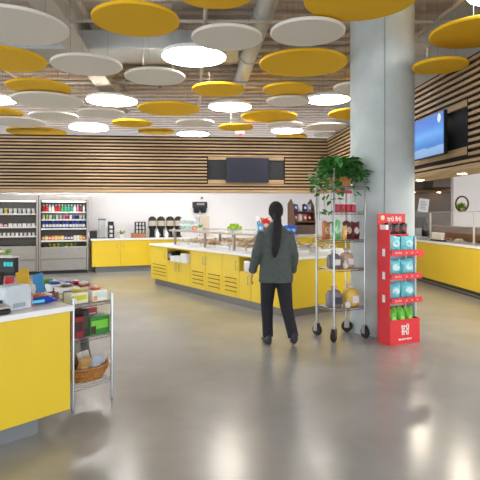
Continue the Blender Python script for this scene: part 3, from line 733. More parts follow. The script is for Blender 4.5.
MB().box(-.05, .05, -.03, .03, 0, .085).build('carton', col(226,120,80), t, bevel=.004); MB().box(-.03,.03,-.032,-.03,.02,.06).build('front_label', col(240,220,200), t)
t = thing('herb_pot', 'small green herb pot on the left half of salad bar top', 'plant', gi(200.5, .55), 0)
MB().lathe([(.03, 0), (.045, .06), (.04, .06), (.03, .05)], n=12).build('pot', col(220,225,210), t, smooth=True)
mb = MB(); rnd = random.Random(9)
for i in range(50):
    a = rnd.uniform(0, 2*PI); leaf_mesh(mb, Vector((0,0,.05)), Vector((cos(a), sin(a), rnd.uniform(.4, 2))), Vector((0,0,1)), rnd.uniform(.05, .12), .03)
mb.build('foliage', col(110,180,70), t)
bag('red chip bag on the salad bar behind the person', gi(266, .95), .1, .17, .24, .07, (205,45,45), (235,215,200), seed=1)
bag('orange chip bag left of the red bag on salad bar', gi(264.5, 1.25), .0, .16, .27, .07, (232,110,70), (245,225,190), seed=2)
bag('light blue chip bag in front of the red bag on salad bar', gi(260.5, .8), .1, .12, .17, .06, (80,165,220), (225,240,245), seed=3)
bag('dark blue bag lying behind the light blue chip bag', gi(258.5, 1.5), .0, .12, .29, .05, (225,228,232), (40,80,150), seed=4)
for i, px in enumerate((284, 288.5, 293.2)):
    bag('royal blue chip bag right of the person, %s from left' % ORD[i], gi(px, .55), .1, .105, .15, .05, (38,92,200), (150,190,240), 'blue chip bags on the salad bar', seed=5+i)
# wooden snack stand
sx = ipx(301.5, .95)
base = gi(301.5, .95)
t = thing('snack_stand', 'dark wooden tiered snack stand on the right of salad bar', 'stand', base, .35)
mb = MB()
for s in (-1, 1):
    mb.add([(s*.2, -.14, 0), (s*.2, .14, 0), (s*.2, .14, .52), (s*.2, .02, .6), (s*.2, -.10, .46), (s*.2, -.14, .2),
            (s*.182, -.14, 0), (s*.182, .14, 0), (s*.182, .14, .52), (s*.182, .02, .6), (s*.182, -.10, .46), (s*.182, -.14, .2)],
           [(0,1,2,3,4,5), (11,10,9,8,7,6)]+[(i, (i+1) % 6, 6+(i+1) % 6, 6+i) for i in range(6)])
mb.build('side_panel', WOOD, t)
MB().box(-.182, .182, .12, .138, .0, .5).build('back_panel', WOOD, t)
for zz in (.0, .20, .37): MB().box(-.182, .182, -.13, .12, zz, zz+.018).build('shelf', WOOD, t)
MB().box(-.182, .182, -.14, -.125, .018, .15).build('front_board', col(84,58,42,var=.3,scale=30), t)
stf = Frame((base.x, base.y), .35)
for lv, (zz, nm, cs) in enumerate(((.218, 'middle', [('red',(190,50,55)),('white',(225,222,222)),('red and white',(205,110,110)),('crimson',(170,36,46))]), (.388, 'top', [('blue',(60,80,160)),('white',(228,230,235)),('navy',(50,60,120)),('pale blue',(150,165,215))]))):
    for i, (cn, cc) in enumerate(cs):
        bag('%s snack bag on the %s shelf of the wooden stand' % (cn, nm), stf.p(-.132+i*.088, -.03, GZ+zz), .35, .082, .125, .05, cc, (235,232,228), 'bags on the wooden snack stand', seed=i+lv*7, name='snack_bag', cat='snack')

# ------------------------------------------------------------------ rolling cart
CW, CD = .47, .38
t = thing('rolling_cart', 'tall chrome wire cart on casters in front of the column', 'cart', CRT.o, CRT.a)
for (x, y) in ((0,0),(CW,0),(CW,CD),(0,CD)):
    p = MB().lathe([(.0135, .175), (.0135, 2.12), (.008, 2.13)], (x, y, 0), 12).build('post', mat('post_metal', srgb(178,182,186), .3, metal=.75, var=0), t, smooth=True)
    a = .6+x*2+y*3; M = Matrix.Translation((x, y, 0)) @ Matrix.Rotation(a, 4, 'Z')
    c = MB().box(-.03, .03, -.026, .026, .156, .166, M=M).box(-.035, .03, -.028, -.022, .06, .16, M=M).box(-.035, .03, .022, .028, .06, .16, M=M).lathe([(.02, .164), (.015, .18)], (x, y, 0), 10).build('caster', STEEL, t)
    W = M @ Matrix.Translation((-.01, 0, .076)) @ Matrix.Rotation(PI/2, 4, 'X')
    MB().lathe([(.02, -.02), (.069, -.02), (.075, -.01), (.075, .01), (.069, .02), (.02, .02)], n=22, M=W).build('wheel', RUB, c, smooth=True)
CZS = (.40, .89, 1.25, 1.60, 1.92)
for z in CZS:
    mb = MB()
    for zz in (z-.03, z-.003): mb.tube([(0,0,zz),(CW,0,zz),(CW,CD,zz),(0,CD,zz),(0,0,zz)], .004, 6)
    for i in range(15): mb.tube([(.03+i*.029, 0, z-.004), (.03+i*.029, CD, z-.004)], .0024, 5)
    for y in (0, CD):
        for i in range(9): mb.tube([(i*CW/9, y, z-.03), ((i+.5)*CW/9, y, z-.003), ((i+1)*CW/9, y, z-.03)], .0022, 5)
    sh = mb.build('shelf', CHROME, t, smooth=True)
    if z < 1.5: MB().box(.008, CW-.008, .008, CD-.008, z-.012, z).build('liner', col(206,188,174,.4), sh, bevel=.003)
# plant basket
pb = CRT.p(.235, .19, CZS[4]+.001)
t = thing('trailing_plant', 'leafy green trailing plant in a basket on top of the cart', 'plant', pb, CRT.a)
MB().rings([oval(.12,.11,0), oval(.155,.14,.12), oval(.145,.13,.12), oval(.11,.10,.01)]).build('basket', WICKER, t, smooth=True)
MB().lathe([(.001,.105),(.135,.105),(.135,.112),(.001,.112)], n=20).build('soil', col(60,44,34,.9), t)
rnd = random.Random(11)
vm = MB(); lm = MB()
vines = []
for i in range(34):
    a = rnd.uniform(0, 2*PI); R = rnd.uniform(.18, .34); drop = rnd.uniform(-.08, .07)
    if i % 6 == 0: drop = rnd.uniform(.12, .24)
    vines.append((a, R, drop))
vines += [(2.9, .36, .2), (3.2, .38, .12), (3.5, .37, .22), (3.8, .36, .18), (3.0, .30, .55), (3.3, .31, .42), (3.6, .30, .7), (3.9, .29, .5), (.1, .30, .22), (4.6, .24, .3)]
for (a, R, drop) in vines:
    pts = []
    for s in range(9):
        f = s/8
        rr = .05+R*min(1, f*1.5)**.9; zz = .12+.24*sin(min(1, f*1.6)*PI)*rnd.uniform(.7, 1.1)-drop*max(0, f-.35)/.65
        pts.append(Vector((rr*cos(a+.3*f), rr*sin(a+.3*f)*.85, zz)))
    vm.tube(pts, .0025, 5)
    for s in range(1, 9):
        for q in range(2 if s < 6 else 1):
            dv = Vector((rnd.uniform(-1,1), rnd.uniform(-1,1), rnd.uniform(-.7,.35)))+Vector((cos(a), sin(a), 0))*.5
            leaf_mesh(lm, pts[s]+Vector((rnd.uniform(-.015,.015), rnd.uniform(-.015,.015), rnd.uniform(-.01,.02))), dv, Vector((rnd.uniform(-.4,.4), rnd.uniform(-.4,.4), 1)), rnd.uniform(.065, .11), rnd.uniform(.055, .085))
for i in range(230):
    a = rnd.uniform(0, 2*PI); e = rnd.uniform(0, 1); r = .27*rnd.random()**.5
    c = Vector((r*cos(a), r*sin(a)*.8, .13+.21*(1-(r/.27)**2)*rnd.uniform(.2, 1.25)))
    leaf_mesh(lm, c, Vector((cos(a)+rnd.uniform(-.6,.6), sin(a)+rnd.uniform(-.6,.6), rnd.uniform(-.6,.6))), Vector((0,0,1)), rnd.uniform(.055,.1), rnd.uniform(.045,.07))
vm.build('vine', col(90,130,60), t, smooth=True)
lm.build('foliage', LEAF, t)
# goods on the cart
def cb(label, x, y, lvl, w, h, d, c, patch, seed=0, name='snack_bag', lean=0.0, group=None):
    return bag(label, CRT.p(x, y, CZS[lvl]+.001), CRT.a, w, h, d, c, patch, group, seed, lean, name, 'snack')
for i in range(4):
    tt = thing('candy_jar', 'red lidded jar on the second cart shelf, %s from left' % ORD[i], 'jar', CRT.p(.13+i*.085, .13, CZS[3]+.001), CRT.a, 'red jars on the cart')
    MB().lathe([(.036, 0), (.04, .01), (.04, .08), (.032, .095)], n=14).build('jar_body', col(185,48,72,.3), tt, smooth=True)
    MB().lathe([(.034, .095), (.034, .115)], n=14).build('lid', col(235,225,225), tt, smooth=True)
t = thing('header_sign', 'narrow red sign strip hanging under the top cart shelf above jars', 'sign', CRT.p(.235, .13, CZS[4]-.085), CRT.a)
MB().box(-.14, .14, -.004, .004, 0, .035).build('strip', col(205,40,66), t)
for x in (-.11, .11): MB().tube([(x, 0, .035), (x, 0, .084)], .002, 5).build('hook', STEEL, t)
cb('dark brown coffee bag with white label, left one on third cart shelf', .275, .10, 2, .15, .23, .07, (86,50,44), (205,180,165), 1)
cb('dark maroon coffee bag with white label, right one on third cart shelf', .415, .12, 2, .13, .225, .07, (106,40,48), (225,215,210), 2)
cb('bright green snack bag on the third cart shelf behind front post', .125, .13, 2, .13, .24, .07, (110,200,130), (200,235,200), 3)
cb('orange snack bag at left end of the third cart shelf', .05, .24, 2, .12, .23, .06, (214,120,70), (235,200,170), 4)
cb('golden snack bag beside the brown coffee bag on the cart', .19, .04, 2, .06, .18, .05, (226,180,90), (240,220,170), 5)
def treat_jar(label, x, y, lvl, body, top, s=1.0, patch=(230,225,220)):
    tt = thing('treat_bag', label, 'snack', CRT.p(x, y, CZS[lvl]+.001), CRT.a)
    MB().lathe([(.05*s, 0), (.062*s, .015), (.066*s, .09*s), (.05*s, .125*s), (.018*s, .14*s)], n=16).build('wrapped_body', col(*body, rough=.25), tt, smooth=True)
    MB().lathe([(.018*s, .14*s), (.03*s, .165*s), (.012*s, .17*s)], n=12).build('tied_top', col(*top, rough=.3), tt, smooth=True)
    MB().box(-.03*s, .03*s, -.07*s, -.05*s, .03*s, .085*s).build('label_patch', col(*patch), tt, bevel=.003)
treat_jar('clear bag of dark treats on the fourth cart shelf, left one', .10, .15, 1, (112,110,116), (190,190,200), 1.35)
treat_jar('clear bag of pink treats on the fourth cart shelf, right one', .30, .15, 1, (196,168,150), (225,200,190), 1.4)
treat_jar('silver and black treat bag on the lowest cart shelf', .105, .15, 0, (124,122,128), (225,190,170), 1.6, (60,62,80))
treat_jar('yellow treat bag with white label on the lowest cart shelf', .345, .13, 0, (226,190,80), (225,215,200), 1.65, (240,235,230))
treat_jar('small white wrapped treat between bags on the fourth cart shelf', .205, .045, 1, (225,215,205), (235,230,225), .55)
treat_jar('small white wrapped treat between bags on the lowest cart shelf', .225, .03, 0, (225,220,216), (235,230,225), .6)

# ------------------------------------------------------------------ red cardboard display
DW, DD = .46, .23
t = thing('snack_display', 'tall red cardboard display of snack bags in front of column', 'display stand', DSP.o, DSP.a)
MB().box(0, .012, .012, DD, 0, 1.38).build('side_panel', RED, t); MB().box(DW-.012, DW, .012, DD, 0, .30).build('side_panel', RED, t); MB().box(DW-.012, DW, .06, DD-.011, .301, 1.30).build('side_panel', col(214,224,236), t)
MB().box(.0, DW-.03, DD-.01, DD, 0, 1.575).build('back_panel', RED, t)
MB().box(.03, DW-.05, DD-.016, DD-.0105, .42, 1.22).build('inner_panel', col(214,224,236), t)
MB().box(0, DW, 0, .012, 0, .295).build('front_bin', RED, t)
MB().box(.012, DW-.012, .012, DD-.01, .08, .092).build('bin_floor', RED, t)
SHZ = (.54, .83, 1.115)
for k, z in enumerate(SHZ):
    s = MB().box(.012, DW-.012, .0, DD-.017, z-.012, z).build('shelf', RED, t)
    MB().box(.012, DW+.025, -.012, 0, z-.045, z+.02).build('shelf_front', RED, s)
    for i in range(3): MB().lathe([(.012, 0), (.012, .002)], n=14, M=Matrix.Translation((.24+i*.085, -.0125, z-.012)) @ Matrix.Rotation(PI/2, 4, 'X')).build('shelf_dot', col(245,170,170), s)
    text_obj('shelf_text', 'trü frü', .038, WHITEP, s, (.115, -.0128, z-.012), RX, extrude=.0006)
    if k == 2: MB().lathe([(.05, 0), (.05, .006)], n=24, M=Matrix.Translation((DW-.0, -.013, z-.028)) @ Matrix.Rotation(PI/2, 4, 'X')).build('round_tag', RED, s)
text_obj('header_text', 'trü frü', .085, WHITEP, t, (.255, DD-.0118, 1.51), RX, extrude=.001, offset=.002)
MB().lathe([(.03, 0), (.03, .003)], n=20, M=Matrix.Translation((.07, DD-.0105, 1.525)) @ Matrix.Rotation(PI/2, 4, 'X')).build('emblem', col(236,226,160), t)
text_obj('logo_text', 'trü\nfrü', .10, WHITEP, t, (.23, -.0012, .175), RX, extrude=.001, space=.62, offset=.003)
mb = MB()
for k, w in enumerate((.022, .016, .02, .018, .014, .022, .016, .02)): mb.box(.13+k*.0255, .13+k*.0255+w, -.0022, -.0002, .05, .07)
mb.build('slogan_print', WHITEP, t)
for z in (.50, .78, 1.06): MB().box(-.0015, 0, .09, .14, z, z+.09).build('side_print', WHITEP, t)
nm3 = ('bottom', 'middle', 'top')
for k, z in enumerate(SHZ):
    for i in range(2):
        bag('turquoise snack bag on the %s blue-stocked shelf of red display, %s' % (nm3[k], ('left', 'right')[i]), DSP.p(.128+i*.205, .085, z+.001), DSP.a, .198, .19, .085, (112,208,222), (205,235,238), 'turquoise bags on the red display', seed=k*2+i, name='snack_bag', cat='snack')
for i in range(3):
    bag('lime green snack bag in the base bin of red display, %s from left' % ORD[i], DSP.p(.10+i*.13, .09, .093), DSP.a, .13, .34, .09, (96,186,48), (190,232,120), 'green bags on the red display', seed=i, name='snack_bag', cat='snack')
# black strip bags hanging at the top of the display
for i in range(3):
    bag('black snack bag at the top of red display, %s from left' % ORD[i], DSP.p(.115+i*.115, .165, 1.311), DSP.a, .125, .15, .05, (30,27,28), (150,60,66), 'black bags on the red display', seed=i+4, name='snack_bag', cat='snack')
MB().box(.05, DW-.06, .125, DD-.017, 1.298, 1.309).box(.05, DW-.06, .125, .13, 1.298, 1.325).build('shelf', RED, t)
MB().box(.02, .06, .10, DD-.0185, 1.381, 1.44).build('price_card', WHITEP, t)

# ------------------------------------------------------------------ right serving counter
RL = 8.5
t = thing('serving_counter', 'long yellow serving counter with white top along the right', 'counter', RCT.o, RCT.a)
MB().box(0, RL, .012, .8, .13, .935).build('body', YEL, t, bevel=.003)
MB().box(0, RL, .07, .7, 0, .13).build('toe_kick', DARK, t); MB().box(0, RL, .04, .07, .03, .055).build('kick_strip', STEEL, t)
MB().box(0, RL, -.03, .85, .935, .985).build('countertop', WHT, t, bevel=.005)
KZ = .986
def kpx(px, y): return RCT.at_px(px, y)
gx = [kpx(430.5, .2), kpx(452, .2), kpx(474, .2), kpx(500, .2)]
t = thing('sneeze_guard', 'glass sneeze guard with slim posts on the right serving counter', 'glass guard', RCT.p(0, 0, KZ), RCT.a)
for x in [gx[0]-1.3]+gx[:1]+gx[2:]: MB().box(x-.015, x+.015, .185, .215, 0, .62).build('post', col(214,205,190,.35), t, bevel=.003)
MB().box(gx[0]-1.4, gx[3]+.1, .10, .62, .62, .632).build('top_glass', GLASS, t)
MB().box(gx[0]-1.4, gx[3]+.1, .196, .204, .2, .619).build('front_glass', GLASS, t)
MB().box(gx[0]-1.4, gx[3]+.1, .10, .115, .632, .645).build('edge_rail', CHROME, t)
t = thing('wood_shelf', 'brown wooden tray shelf behind the glass on serving counter', 'shelf', RCT.p(gx[0]-.9, .55, KZ), RCT.a)
MB().box(0, 4.0, 0, .2, .0, .02).box(0, 4.0, .18, .2, .02, .30).build('shelf_board', col(140,98,60,var=.25,scale=12), t)
MB().box(0, 4.0, .0, .2, .30, .32).build('ledge', STEEL, t)
ser = [((238,232,222),'white'),((226,206,170),'cream'),((200,140,80),'orange'),((232,222,205),'pale'),((120,80,55),'brown'),((236,226,200),'ivory')]
for i in range(5):
    cc, nm = ser[i]
    x = gx[0]-.2+i*.42
    tt = thing('food_plate', '%s food on a plate under the glass guard, %s from the left' % (nm, ORD[i]), 'plate', RCT.p(x, .34, KZ), 0, 'plates on the serving counter')
    MB().lathe([(.07, 0), (.13, .018), (.128, .022), (.06, .006), (.001, .006)], n=24).build('plate', WHITEP, tt, smooth=True)
    mb = MB(); rnd = random.Random(i)
    for q in range(16): mb.ell((rnd.uniform(-.06,.06), rnd.uniform(-.06,.06), .03+rnd.uniform(0,.03)), (.03,.025,.02), 7, 5)
    mb.build('food', col(*cc), tt, smooth=True)
t = thing('serving_tray', 'black tray holding white cups behind the serving counter post', 'tray', RCT.p(kpx(439, .12)-.0, .10, KZ), RCT.a)
MB().box(-.28, .28, -.055, .055, 0, .03).build('tray_body', BLACK, t, bevel=.006); MB().box(-.27,.27,-.05,.05,.03,.032).build('liner', col(50,46,44), t)
for i in range(4):
    x = kpx(439, .12)-.21+i*.14
    tt = thing('paper_cup', 'white cup on the black serving tray, %s from left' % ORD[i], 'cup', RCT.p(x, .10, KZ+.033), 0, 'white cups on the black tray')
    MB().lathe([(.035, 0), (.048, .13), (.05, .135)], n=16).build('cup_body', col(238,230,214), tt, smooth=True)
    MB().lathe([(.05, .135), (.044, .155), (.02, .16)], n=16).build('lid', col(244,240,230), tt, smooth=True)
t = thing('menu_sign', 'white tilted menu card standing on the glass guard', 'sign', RCT.p(kpx(422.5, .35), .35, KZ+.633), -.25)
M = Matrix.Rotation(.16, 4, 'Y') @ Matrix.Rotation(-.25, 4, 'X')
MB().box(-.12, .12, -.004, .004, .02, .36, M=M).build('sheet', WHITEP, t)
mb = MB()
for i in range(6): mb.box(-.08, .08-.02*(i % 3), -.006, -.004, .08+i*.04, .095+i*.04, M=M)
mb.build('print_lines', col(150,155,165), t)
MB().box(-.10, .10, -.02, .09, 0, .012).build('stand', CLEAR, t)
t = thing('wreath_planter', 'small leafy plant in a round wooden hoop on the glass guard', 'plant', RCT.p(kpx(462, .35), .35, KZ+.633), -.3)
mb = MB(); mb.rings([[(( .12+.018*cos(b))*cos(a), .02*sin(b)+.02*cos(b)*0, .155+(.155+.018*cos(b))*sin(a)) for b in [2*PI*j/8 for j in range(8)]] for a in [2*PI*i/32 for i in range(32)]], closed=True)
mb.v = [v+Vector((0,0,.02)) for v in mb.v]
mb.build('hoop', WOOD, t, smooth=True)
MB().lathe([(.04, 0), (.055, .06), (.05, .06), (.04, .05)], n=14).build('pot', col(160,120,70), t, smooth=True)
mb = MB(); rnd = random.Random(31)
for i in range(90):
    a = rnd.uniform(0, 2*PI); leaf_mesh(mb, Vector((rnd.uniform(-.08,.04), rnd.uniform(-.03,.03), .05+rnd.uniform(0,.08))), Vector((cos(a), sin(a), rnd.uniform(-.2, 1.6))), Vector((0,0,1)), rnd.uniform(.07, .14), .055)
mb.build('foliage', col(130,165,50), t)
# kitchen behind
t = thing('extractor_hood', 'stainless extractor hood over the kitchen range at right', 'hood', (5.85, 14.7, 2.36))
mb = MB().add([(-.3,-.3,0),(.45,-.3,0),(.45,.48,0),(-.3,.48,0),(-.12,.0,.42),(.30,.0,.42),(.30,.48,.42),(-.12,.48,.42)], [(0,3,2,1),(4,5,6,7),(0,1,5,4),(1,2,6,5),(2,3,7,6),(3,0,4,7)])
mb.build('canopy', STEEL, t); MB().box(-.1, .28, .05, .45, .42, 1.2).build('chimney', STEEL, t)
t = thing('kitchen_shelf', 'wooden wall shelf with warm lights below the extractor hood', 'shelf', (5.0, 14.75, 2.24))
MB().box(-.35, 1.3, 0, .44, 0, .05).build('board', col(150,106,66,var=.2), t)
for x in (.18, .95): MB().lathe([(.05, 0), (.05, .012)], (x, .2, -.0125), 14).build('downlight', mat('warm_lamp', srgb(255,214,160), .5, var=0, emit=14), t)
t = thing('kitchen_range', 'stainless kitchen work line behind the serving counter', 'kitchen counter', (5.0, 14.0, 0))
MB().box(-.9, 2.2, .1, 1.18, 0, .92).build('cabinet', STEEL, t); MB().box(-.92, 2.2, .08, 1.18, .92, .95).build('worktop', STEEL, t)
MB().box(-.6, .40, .5, 1.0, .95, 1.5).build('oven', col(70,68,68,.35), t, bevel=.01)
for i, (x, y, r, h, c, nm) in enumerate(((5.05, 14.25, .12, .24, (190,190,190), 'silver'), (5.3, 14.3, .09, .38, (60,56,54), 'black'), (4.75, 14.3, .1, .3, (176,108,70), 'copper'))):
    tt = thing('stock_pot', '%s stock pot on the kitchen work line' % nm, 'pot', (x, y, .951))
    MB().lathe([(r*.95, 0), (r, .01), (r, h), (r*.93, h), (r*.93, .02), (.001, .02)], n=20).build('pot_body', col(*c, rough=.3), tt, smooth=True)
    MB().tube([(-r, 0, h*.7), (-r-.04, 0, h*.75), (-r, 0, h*.82)], .008, 6).build('handle', STEEL, tt)
def soffit_lamp(px, lab, dx=0):
    x = BHR.at_px(px, .28)+dx
    tt = thing('downlight', lab, 'light', BHR.p(x, .28, BZ0-.012))
    li = bpy.data.lights.new('downlight_lamp', 'AREA'); li.shape = 'DISK'; li.size = .1; li.energy = 9; li.color = (1, .9, .74); lo = bpy.data.objects.new('lamp', li); C.objects.link(lo); lo.parent = tt; lo.location = (0, 0, -.004)
    MB().lathe([(.07, .004), (.075, .012)], n=20).build('trim_ring', WHITEP, tt); MB().lathe([(.001,0), (.06,0), (.06,.006), (.001,.006)], n=20).build('lens', mat('warm_lens', srgb(255,225,180), .5, var=0, emit=20), tt)
t = thing('added_wall_light', 'added unseen white light strip tucked behind the lower edge of back slatted bulkhead', 'light', BHB.p(2.0, .47, BZ0+.03))  # added strip, out of sight, there to brighten the white back wall
t.rotation_euler.z = BHB.a
MB().box(0, 8.2, 0, .03, 0, .05).build('housing', WHITEP, t)
MB().box(.02, 8.18, .031, .045, .0, .045).build('diffuser', mat('added_wall_glow', (1, .99, .97), .5, var=0, emit=22), t)
soffit_lamp(462, 'small warm downlight in the underside of right slatted bulkhead')
soffit_lamp(462, 'added warm bulkhead downlight nearer the camera than the visible one', 1.3)  # extra lamp, added to lift the yellow serving counter
soffit_lamp(462, 'added warm bulkhead downlight beside the column, beyond the visible one', -1.3)  # added as well, for warm light on counter and floor
soffit_lamp(462, 'added warm bulkhead downlight hidden behind the column, farthest along', -2.6)  # last added lamp, carries the warm light along the bulkhead

# ------------------------------------------------------------------ person
def remesh(mb, name, mats, parent, vox, smooth=6):
    o = mb.build(name, mats, parent)
    r = o.modifiers.new('r', 'REMESH'); r.mode = 'VOXEL'; r.voxel_size = vox; r.use_smooth_shade = True
    s = o.modifiers.new('s', 'SMOOTH'); s.iterations = smooth; s.factor = .5
    return bake(o)
def bake(o):
    bpy.context.view_layer.update()
    dg = bpy.context.evaluated_depsgraph_get(); me = bpy.data.meshes.new_from_object(o.evaluated_get(dg))
    o.modifiers.clear(); o.data = me
    for p in me.polygons: p.use_smooth = True
    return o
def loft(mb, secs, n=20):
    # secs: (centre, rx, ry) horizontal elliptical sections
    mb.rings([[(c[0]+a*cos(2*PI*j/n), c[1]+b*sin(2*PI*j/n), c[2]) for j in range(n)] for c, a, b in secs]); return mb
PX, PY = .43, 6.02
t = thing('person', 'person with long black hair walking away in dark green jacket and black trousers', 'person', (PX, PY, 0), .06)
hipL, hipR = (-.085, 0, .86), (.085, 0, .86)
kneeL, kneeR = (-.095, .10, .47), (.125, -.03, .46)
ankL, ankR = (-.085, .08, .085), (.185, -.17, .135)
shL, shR = (-.165, 0, 1.325), (.165, 0, 1.325)
elL, elR = (-.235, -.03, 1.09), (.225, .03, 1.08)
wrL, wrR = (-.275, .08, .875), (.225, .13, .86)
HT = 1.6
b = MB()
b.ell((0, .01, HT), (.076, .096, .108), 20, 14)                      # skull
b.ell((0, .045, HT-.055), (.056, .06, .06), 16, 10)                  # jaw
b.ell((0, .112, HT-.022), (.014, .022, .024), 10, 8)                 # nose
b.ell((0, .098, HT-.062), (.026, .012, .010), 10, 6)                 # lips
for s in (-1, 1):
    b.ell((s*.078, .0, HT-.015), (.012, .02, .032), 10, 8)           # ears
    b.ell((s*.032, .094, HT+.028), (.02, .012, .008), 10, 6)         # brows
b.tube([(0, -.005, 1.40), (0, .0, 1.53)], [.058, .05], 14)
loft(b, [((0,0,.82), .14, .10), ((0,0,.92), .155, .11), ((0,0,1.08), .125, .092), ((0,0,1.25), .155, .105), ((0,0,1.36), .16, .09), ((0,0,1.43), .07, .06)])
for h, k, a, f in ((hipL, kneeL, ankL, (-.09, .16, .03)), (hipR, kneeR, ankR, (.19, -.10, .05))):
    b.tube([h, tuple((Vector(h)+Vector(k))/2), k, tuple((Vector(k)*.6+Vector(a)*.4)), a], [.085, .075, .055, .055, .036], 14)
    b.tube([a, f], [.036, .032], 10)
def hand(b, w, dirv, side):
    d = Vector(dirv).normalized(); fwd = Vector((0, 1, 0)); fwd = (fwd-d*fwd.dot(d)).normalized(); s = d.cross(fwd)
    w = Vector(w)
    palm = w+d*.05
    Mx = Matrix((fwd, s, d)).transposed().to_4x4(); Mx.translation = palm
    b.ell((0,0,0), (.04, .016, .052), 14, 10, M=Mx)
    for i, (o, L) in enumerate(((.029, .072), (.010, .08), (-.010, .074), (-.028, .058))):
        p0 = palm+d*.03+fwd*o; c = s*(-side)
        b.tube([p0, p0+d*L*.5+fwd*o*.15, p0+d*L*.82+c*.010+fwd*o*.2, p0+d*L*1.05+c*.026+fwd*o*.2], [.0095, .009, .008, .0065], 8)
    p0 = palm-d*.02+fwd*.03
    b.tube([p0, p0+fwd*.025+d*.025, p0+fwd*.03+d*.055+s*(-side)*.012], [.011, .0095, .0075], 8)
for sh, el, wr, sd in ((shL, elL, wrL, -1), (shR, elR, wrR, 1)):
    b.tube([(sh[0]*.5, sh[1], sh[2]-.01), sh, el, wr], [.05, .052, .04, .027], 12)
    hand(b, wr, Vector(wr)-Vector(el)+Vector((0,-.06,-.12)), sd)
remesh(b, 'body', SKIN, t, .006, 3)
for s in (-1, 1): MB().ell((s*.031, .093, HT+.008), (.014, .010, .010), 12, 8).build('eye', [col(235,232,228)], t, smooth=True)
for s in (-1, 1): MB().ell((s*.031, .1015, HT+.008), (.006, .003, .006), 10, 6).build('iris', [col(50,34,26)], t, smooth=True)
MB().ell((0, .1075, HT-.062), (.022, .004, .006), 10, 6).build('mouth', col(150,84,80), t, smooth=True)
# hair
h = MB()
h.ell((0, -.018, HT+.016), (.09, .102, .112), 20, 14)
h.ell((0, -.055, HT-.045), (.066, .06, .07), 16, 10)
tail = [(0, -.10, HT-.03), (0, -.145, HT-.09), (-.004, -.165, HT-.18), (-.010, -.17, HT-.28), (-.018, -.168, HT-.38), (-.03, -.165, HT-.47), (-.038, -.165, HT-.54)]
h.tube(tail, [.04, .05, .054, .054, .050, .040, .016], 12)
for i in range(5):
    z = HT-.13-i*.075; h.ell((-.004-i*.005+(.014 if i % 2 else -.014), -.172, z), (.036, .03, .05), 10, 8)
HAIR = mat('black_hair', srgb(22, 19, 20), .75, var=.2, scale=40)
hair = remesh(h, 'hair', HAIR, t, .007, 4)
hb = bmesh.new(); hb.from_mesh(hair.data)
bmesh.ops.delete(hb, geom=[v for v in hb.verts if v.co.y > .035 and v.co.z < HT+.055], context='VERTS'); hb.to_mesh(hair.data); hb.free()
# jacket
JK = mat('jacket_cloth', srgb(74, 82, 79), .8, var=.12, scale=25, bump=.15)
j = MB()
loft(j, [((.0,-.005,.77), .205, .14), ((0,-.005,.82), .203, .14), ((0,-.005,.95), .192, .132), ((0,-.005,1.08), .178, .124), ((0,-.005,1.22), .192, .128), ((0,-.005,1.31), .188, .12), ((0,-.005,1.375), .145, .1), ((0,-.005,1.43), .09, .08), ((0,0,1.475), .066, .068)], 28)
for sh, el, wr in ((shL, elL, wrL), (shR, elR, wrR)):
    j.tube([(sh[0]*.6, sh[1], sh[2]-.02), sh, tuple((Vector(sh)+Vector(el))/2), el, tuple((Vector(el)+Vector(wr))/2), wr], [.055, .066, .064, .060, .056, .05], 16)
rnd = random.Random(8)
jk = remesh(j, 'jacket', JK, t, .009, 5)
for v in jk.data.vertices:
    n = noise.noise(Vector((v.co.x*7, v.co.y*7, v.co.z*11))); v.co += v.normal*n*.009
MB().rings([[(.185*cos(a)*1.11, -.005+.132*sin(a)*1.08, z) for a in [2*PI*i/36 for i in range(36)]] for z in (.758, .762, .788, .792)]).build('jacket_hem', JK, t, smooth=True)
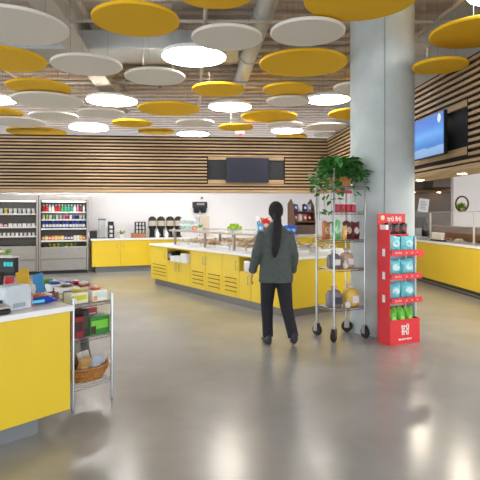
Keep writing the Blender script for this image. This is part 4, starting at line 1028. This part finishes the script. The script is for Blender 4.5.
# trousers
p = MB(); TR = mat('trouser_cloth', srgb(28, 29, 38), .8, var=.15, scale=25)
loft(p, [((0,0,.75), .14, .11), ((0,0,.82), .172, .125), ((0,0,.92), .172, .122), ((0,0,.96), .155, .11)], 24)
for hh, k, a in ((hipL, kneeL, ankL), (hipR, kneeR, ankR)):
    hv, kv, av = Vector(hh), Vector(k), Vector(a)
    p.tube([hv+Vector((0,0,.02)), hv.lerp(kv, .35), kv, kv.lerp(av, .5), av.lerp(kv, -.02)], [.098, .096, .077, .068, .064], 18)
remesh(p, 'trousers', TR, t, .009, 5)
# shoes
SH = mat('shoe_leather', srgb(26, 26, 32), .4, var=.1)
def shoe(toe, heel, lift):
    s = MB(); T, H = Vector(toe), Vector(heel); d = T-H; n = 10; secs = []
    side = Vector((d.y, -d.x, 0)).normalized()
    for i in range(n+1):
        f = i/n; c = H+d*f
        w = .034+.012*sin(PI*min(1, f*1.05)); hgt = .085*(1-f)**.6+.035
        if i == 0: w *= .7
        if i == n: w *= .45; hgt *= .6
        secs.append([c+side*w*cos(q)+Vector((0,0,max(0, hgt*(.5+.5*sin(q))))) for q in [2*PI*k/14 for k in range(14)]])
    s.rings(secs)
    return s.build('shoe', SH, t, smooth=True)
shoe((-.125, .215, .004), (-.075, -.03, .004), 0)
shoe((.20, -.055, .004), (.19, -.25, .085), 1)

# ------------------------------------------------------------------ light, world, camera
w = bpy.data.worlds.new('World'); bpy.context.scene.world = w; w.use_nodes = True
bg = w.node_tree.nodes['Background']; bg.inputs[0].default_value = (.93, .97, 1, 1); bg.inputs[1].default_value = 1.8
cam = bpy.data.cameras.new('Camera'); co = bpy.data.objects.new('Camera', cam); C.objects.link(co)
co.location = (0, 0, EYE); co.rotation_euler = (PI/2, 0, 0)
cam.sensor_width = 36; cam.sensor_fit = 'HORIZONTAL'; cam.lens = 36*F/480; cam.shift_y = -(240-HOR)/480
cam.clip_start = .05; cam.clip_end = 200
s = bpy.context.scene; s.camera = co
s.view_settings.view_transform = 'Standard'; s.view_settings.look = 'None'; s.view_settings.gamma = 1; s.view_settings.use_curve_mapping = False
s.view_settings.exposure = 0.75
try:
    s.cycles.use_denoising = True; s.cycles.max_bounces = 8; s.cycles.transparent_max_bounces = 16
except Exception: pass
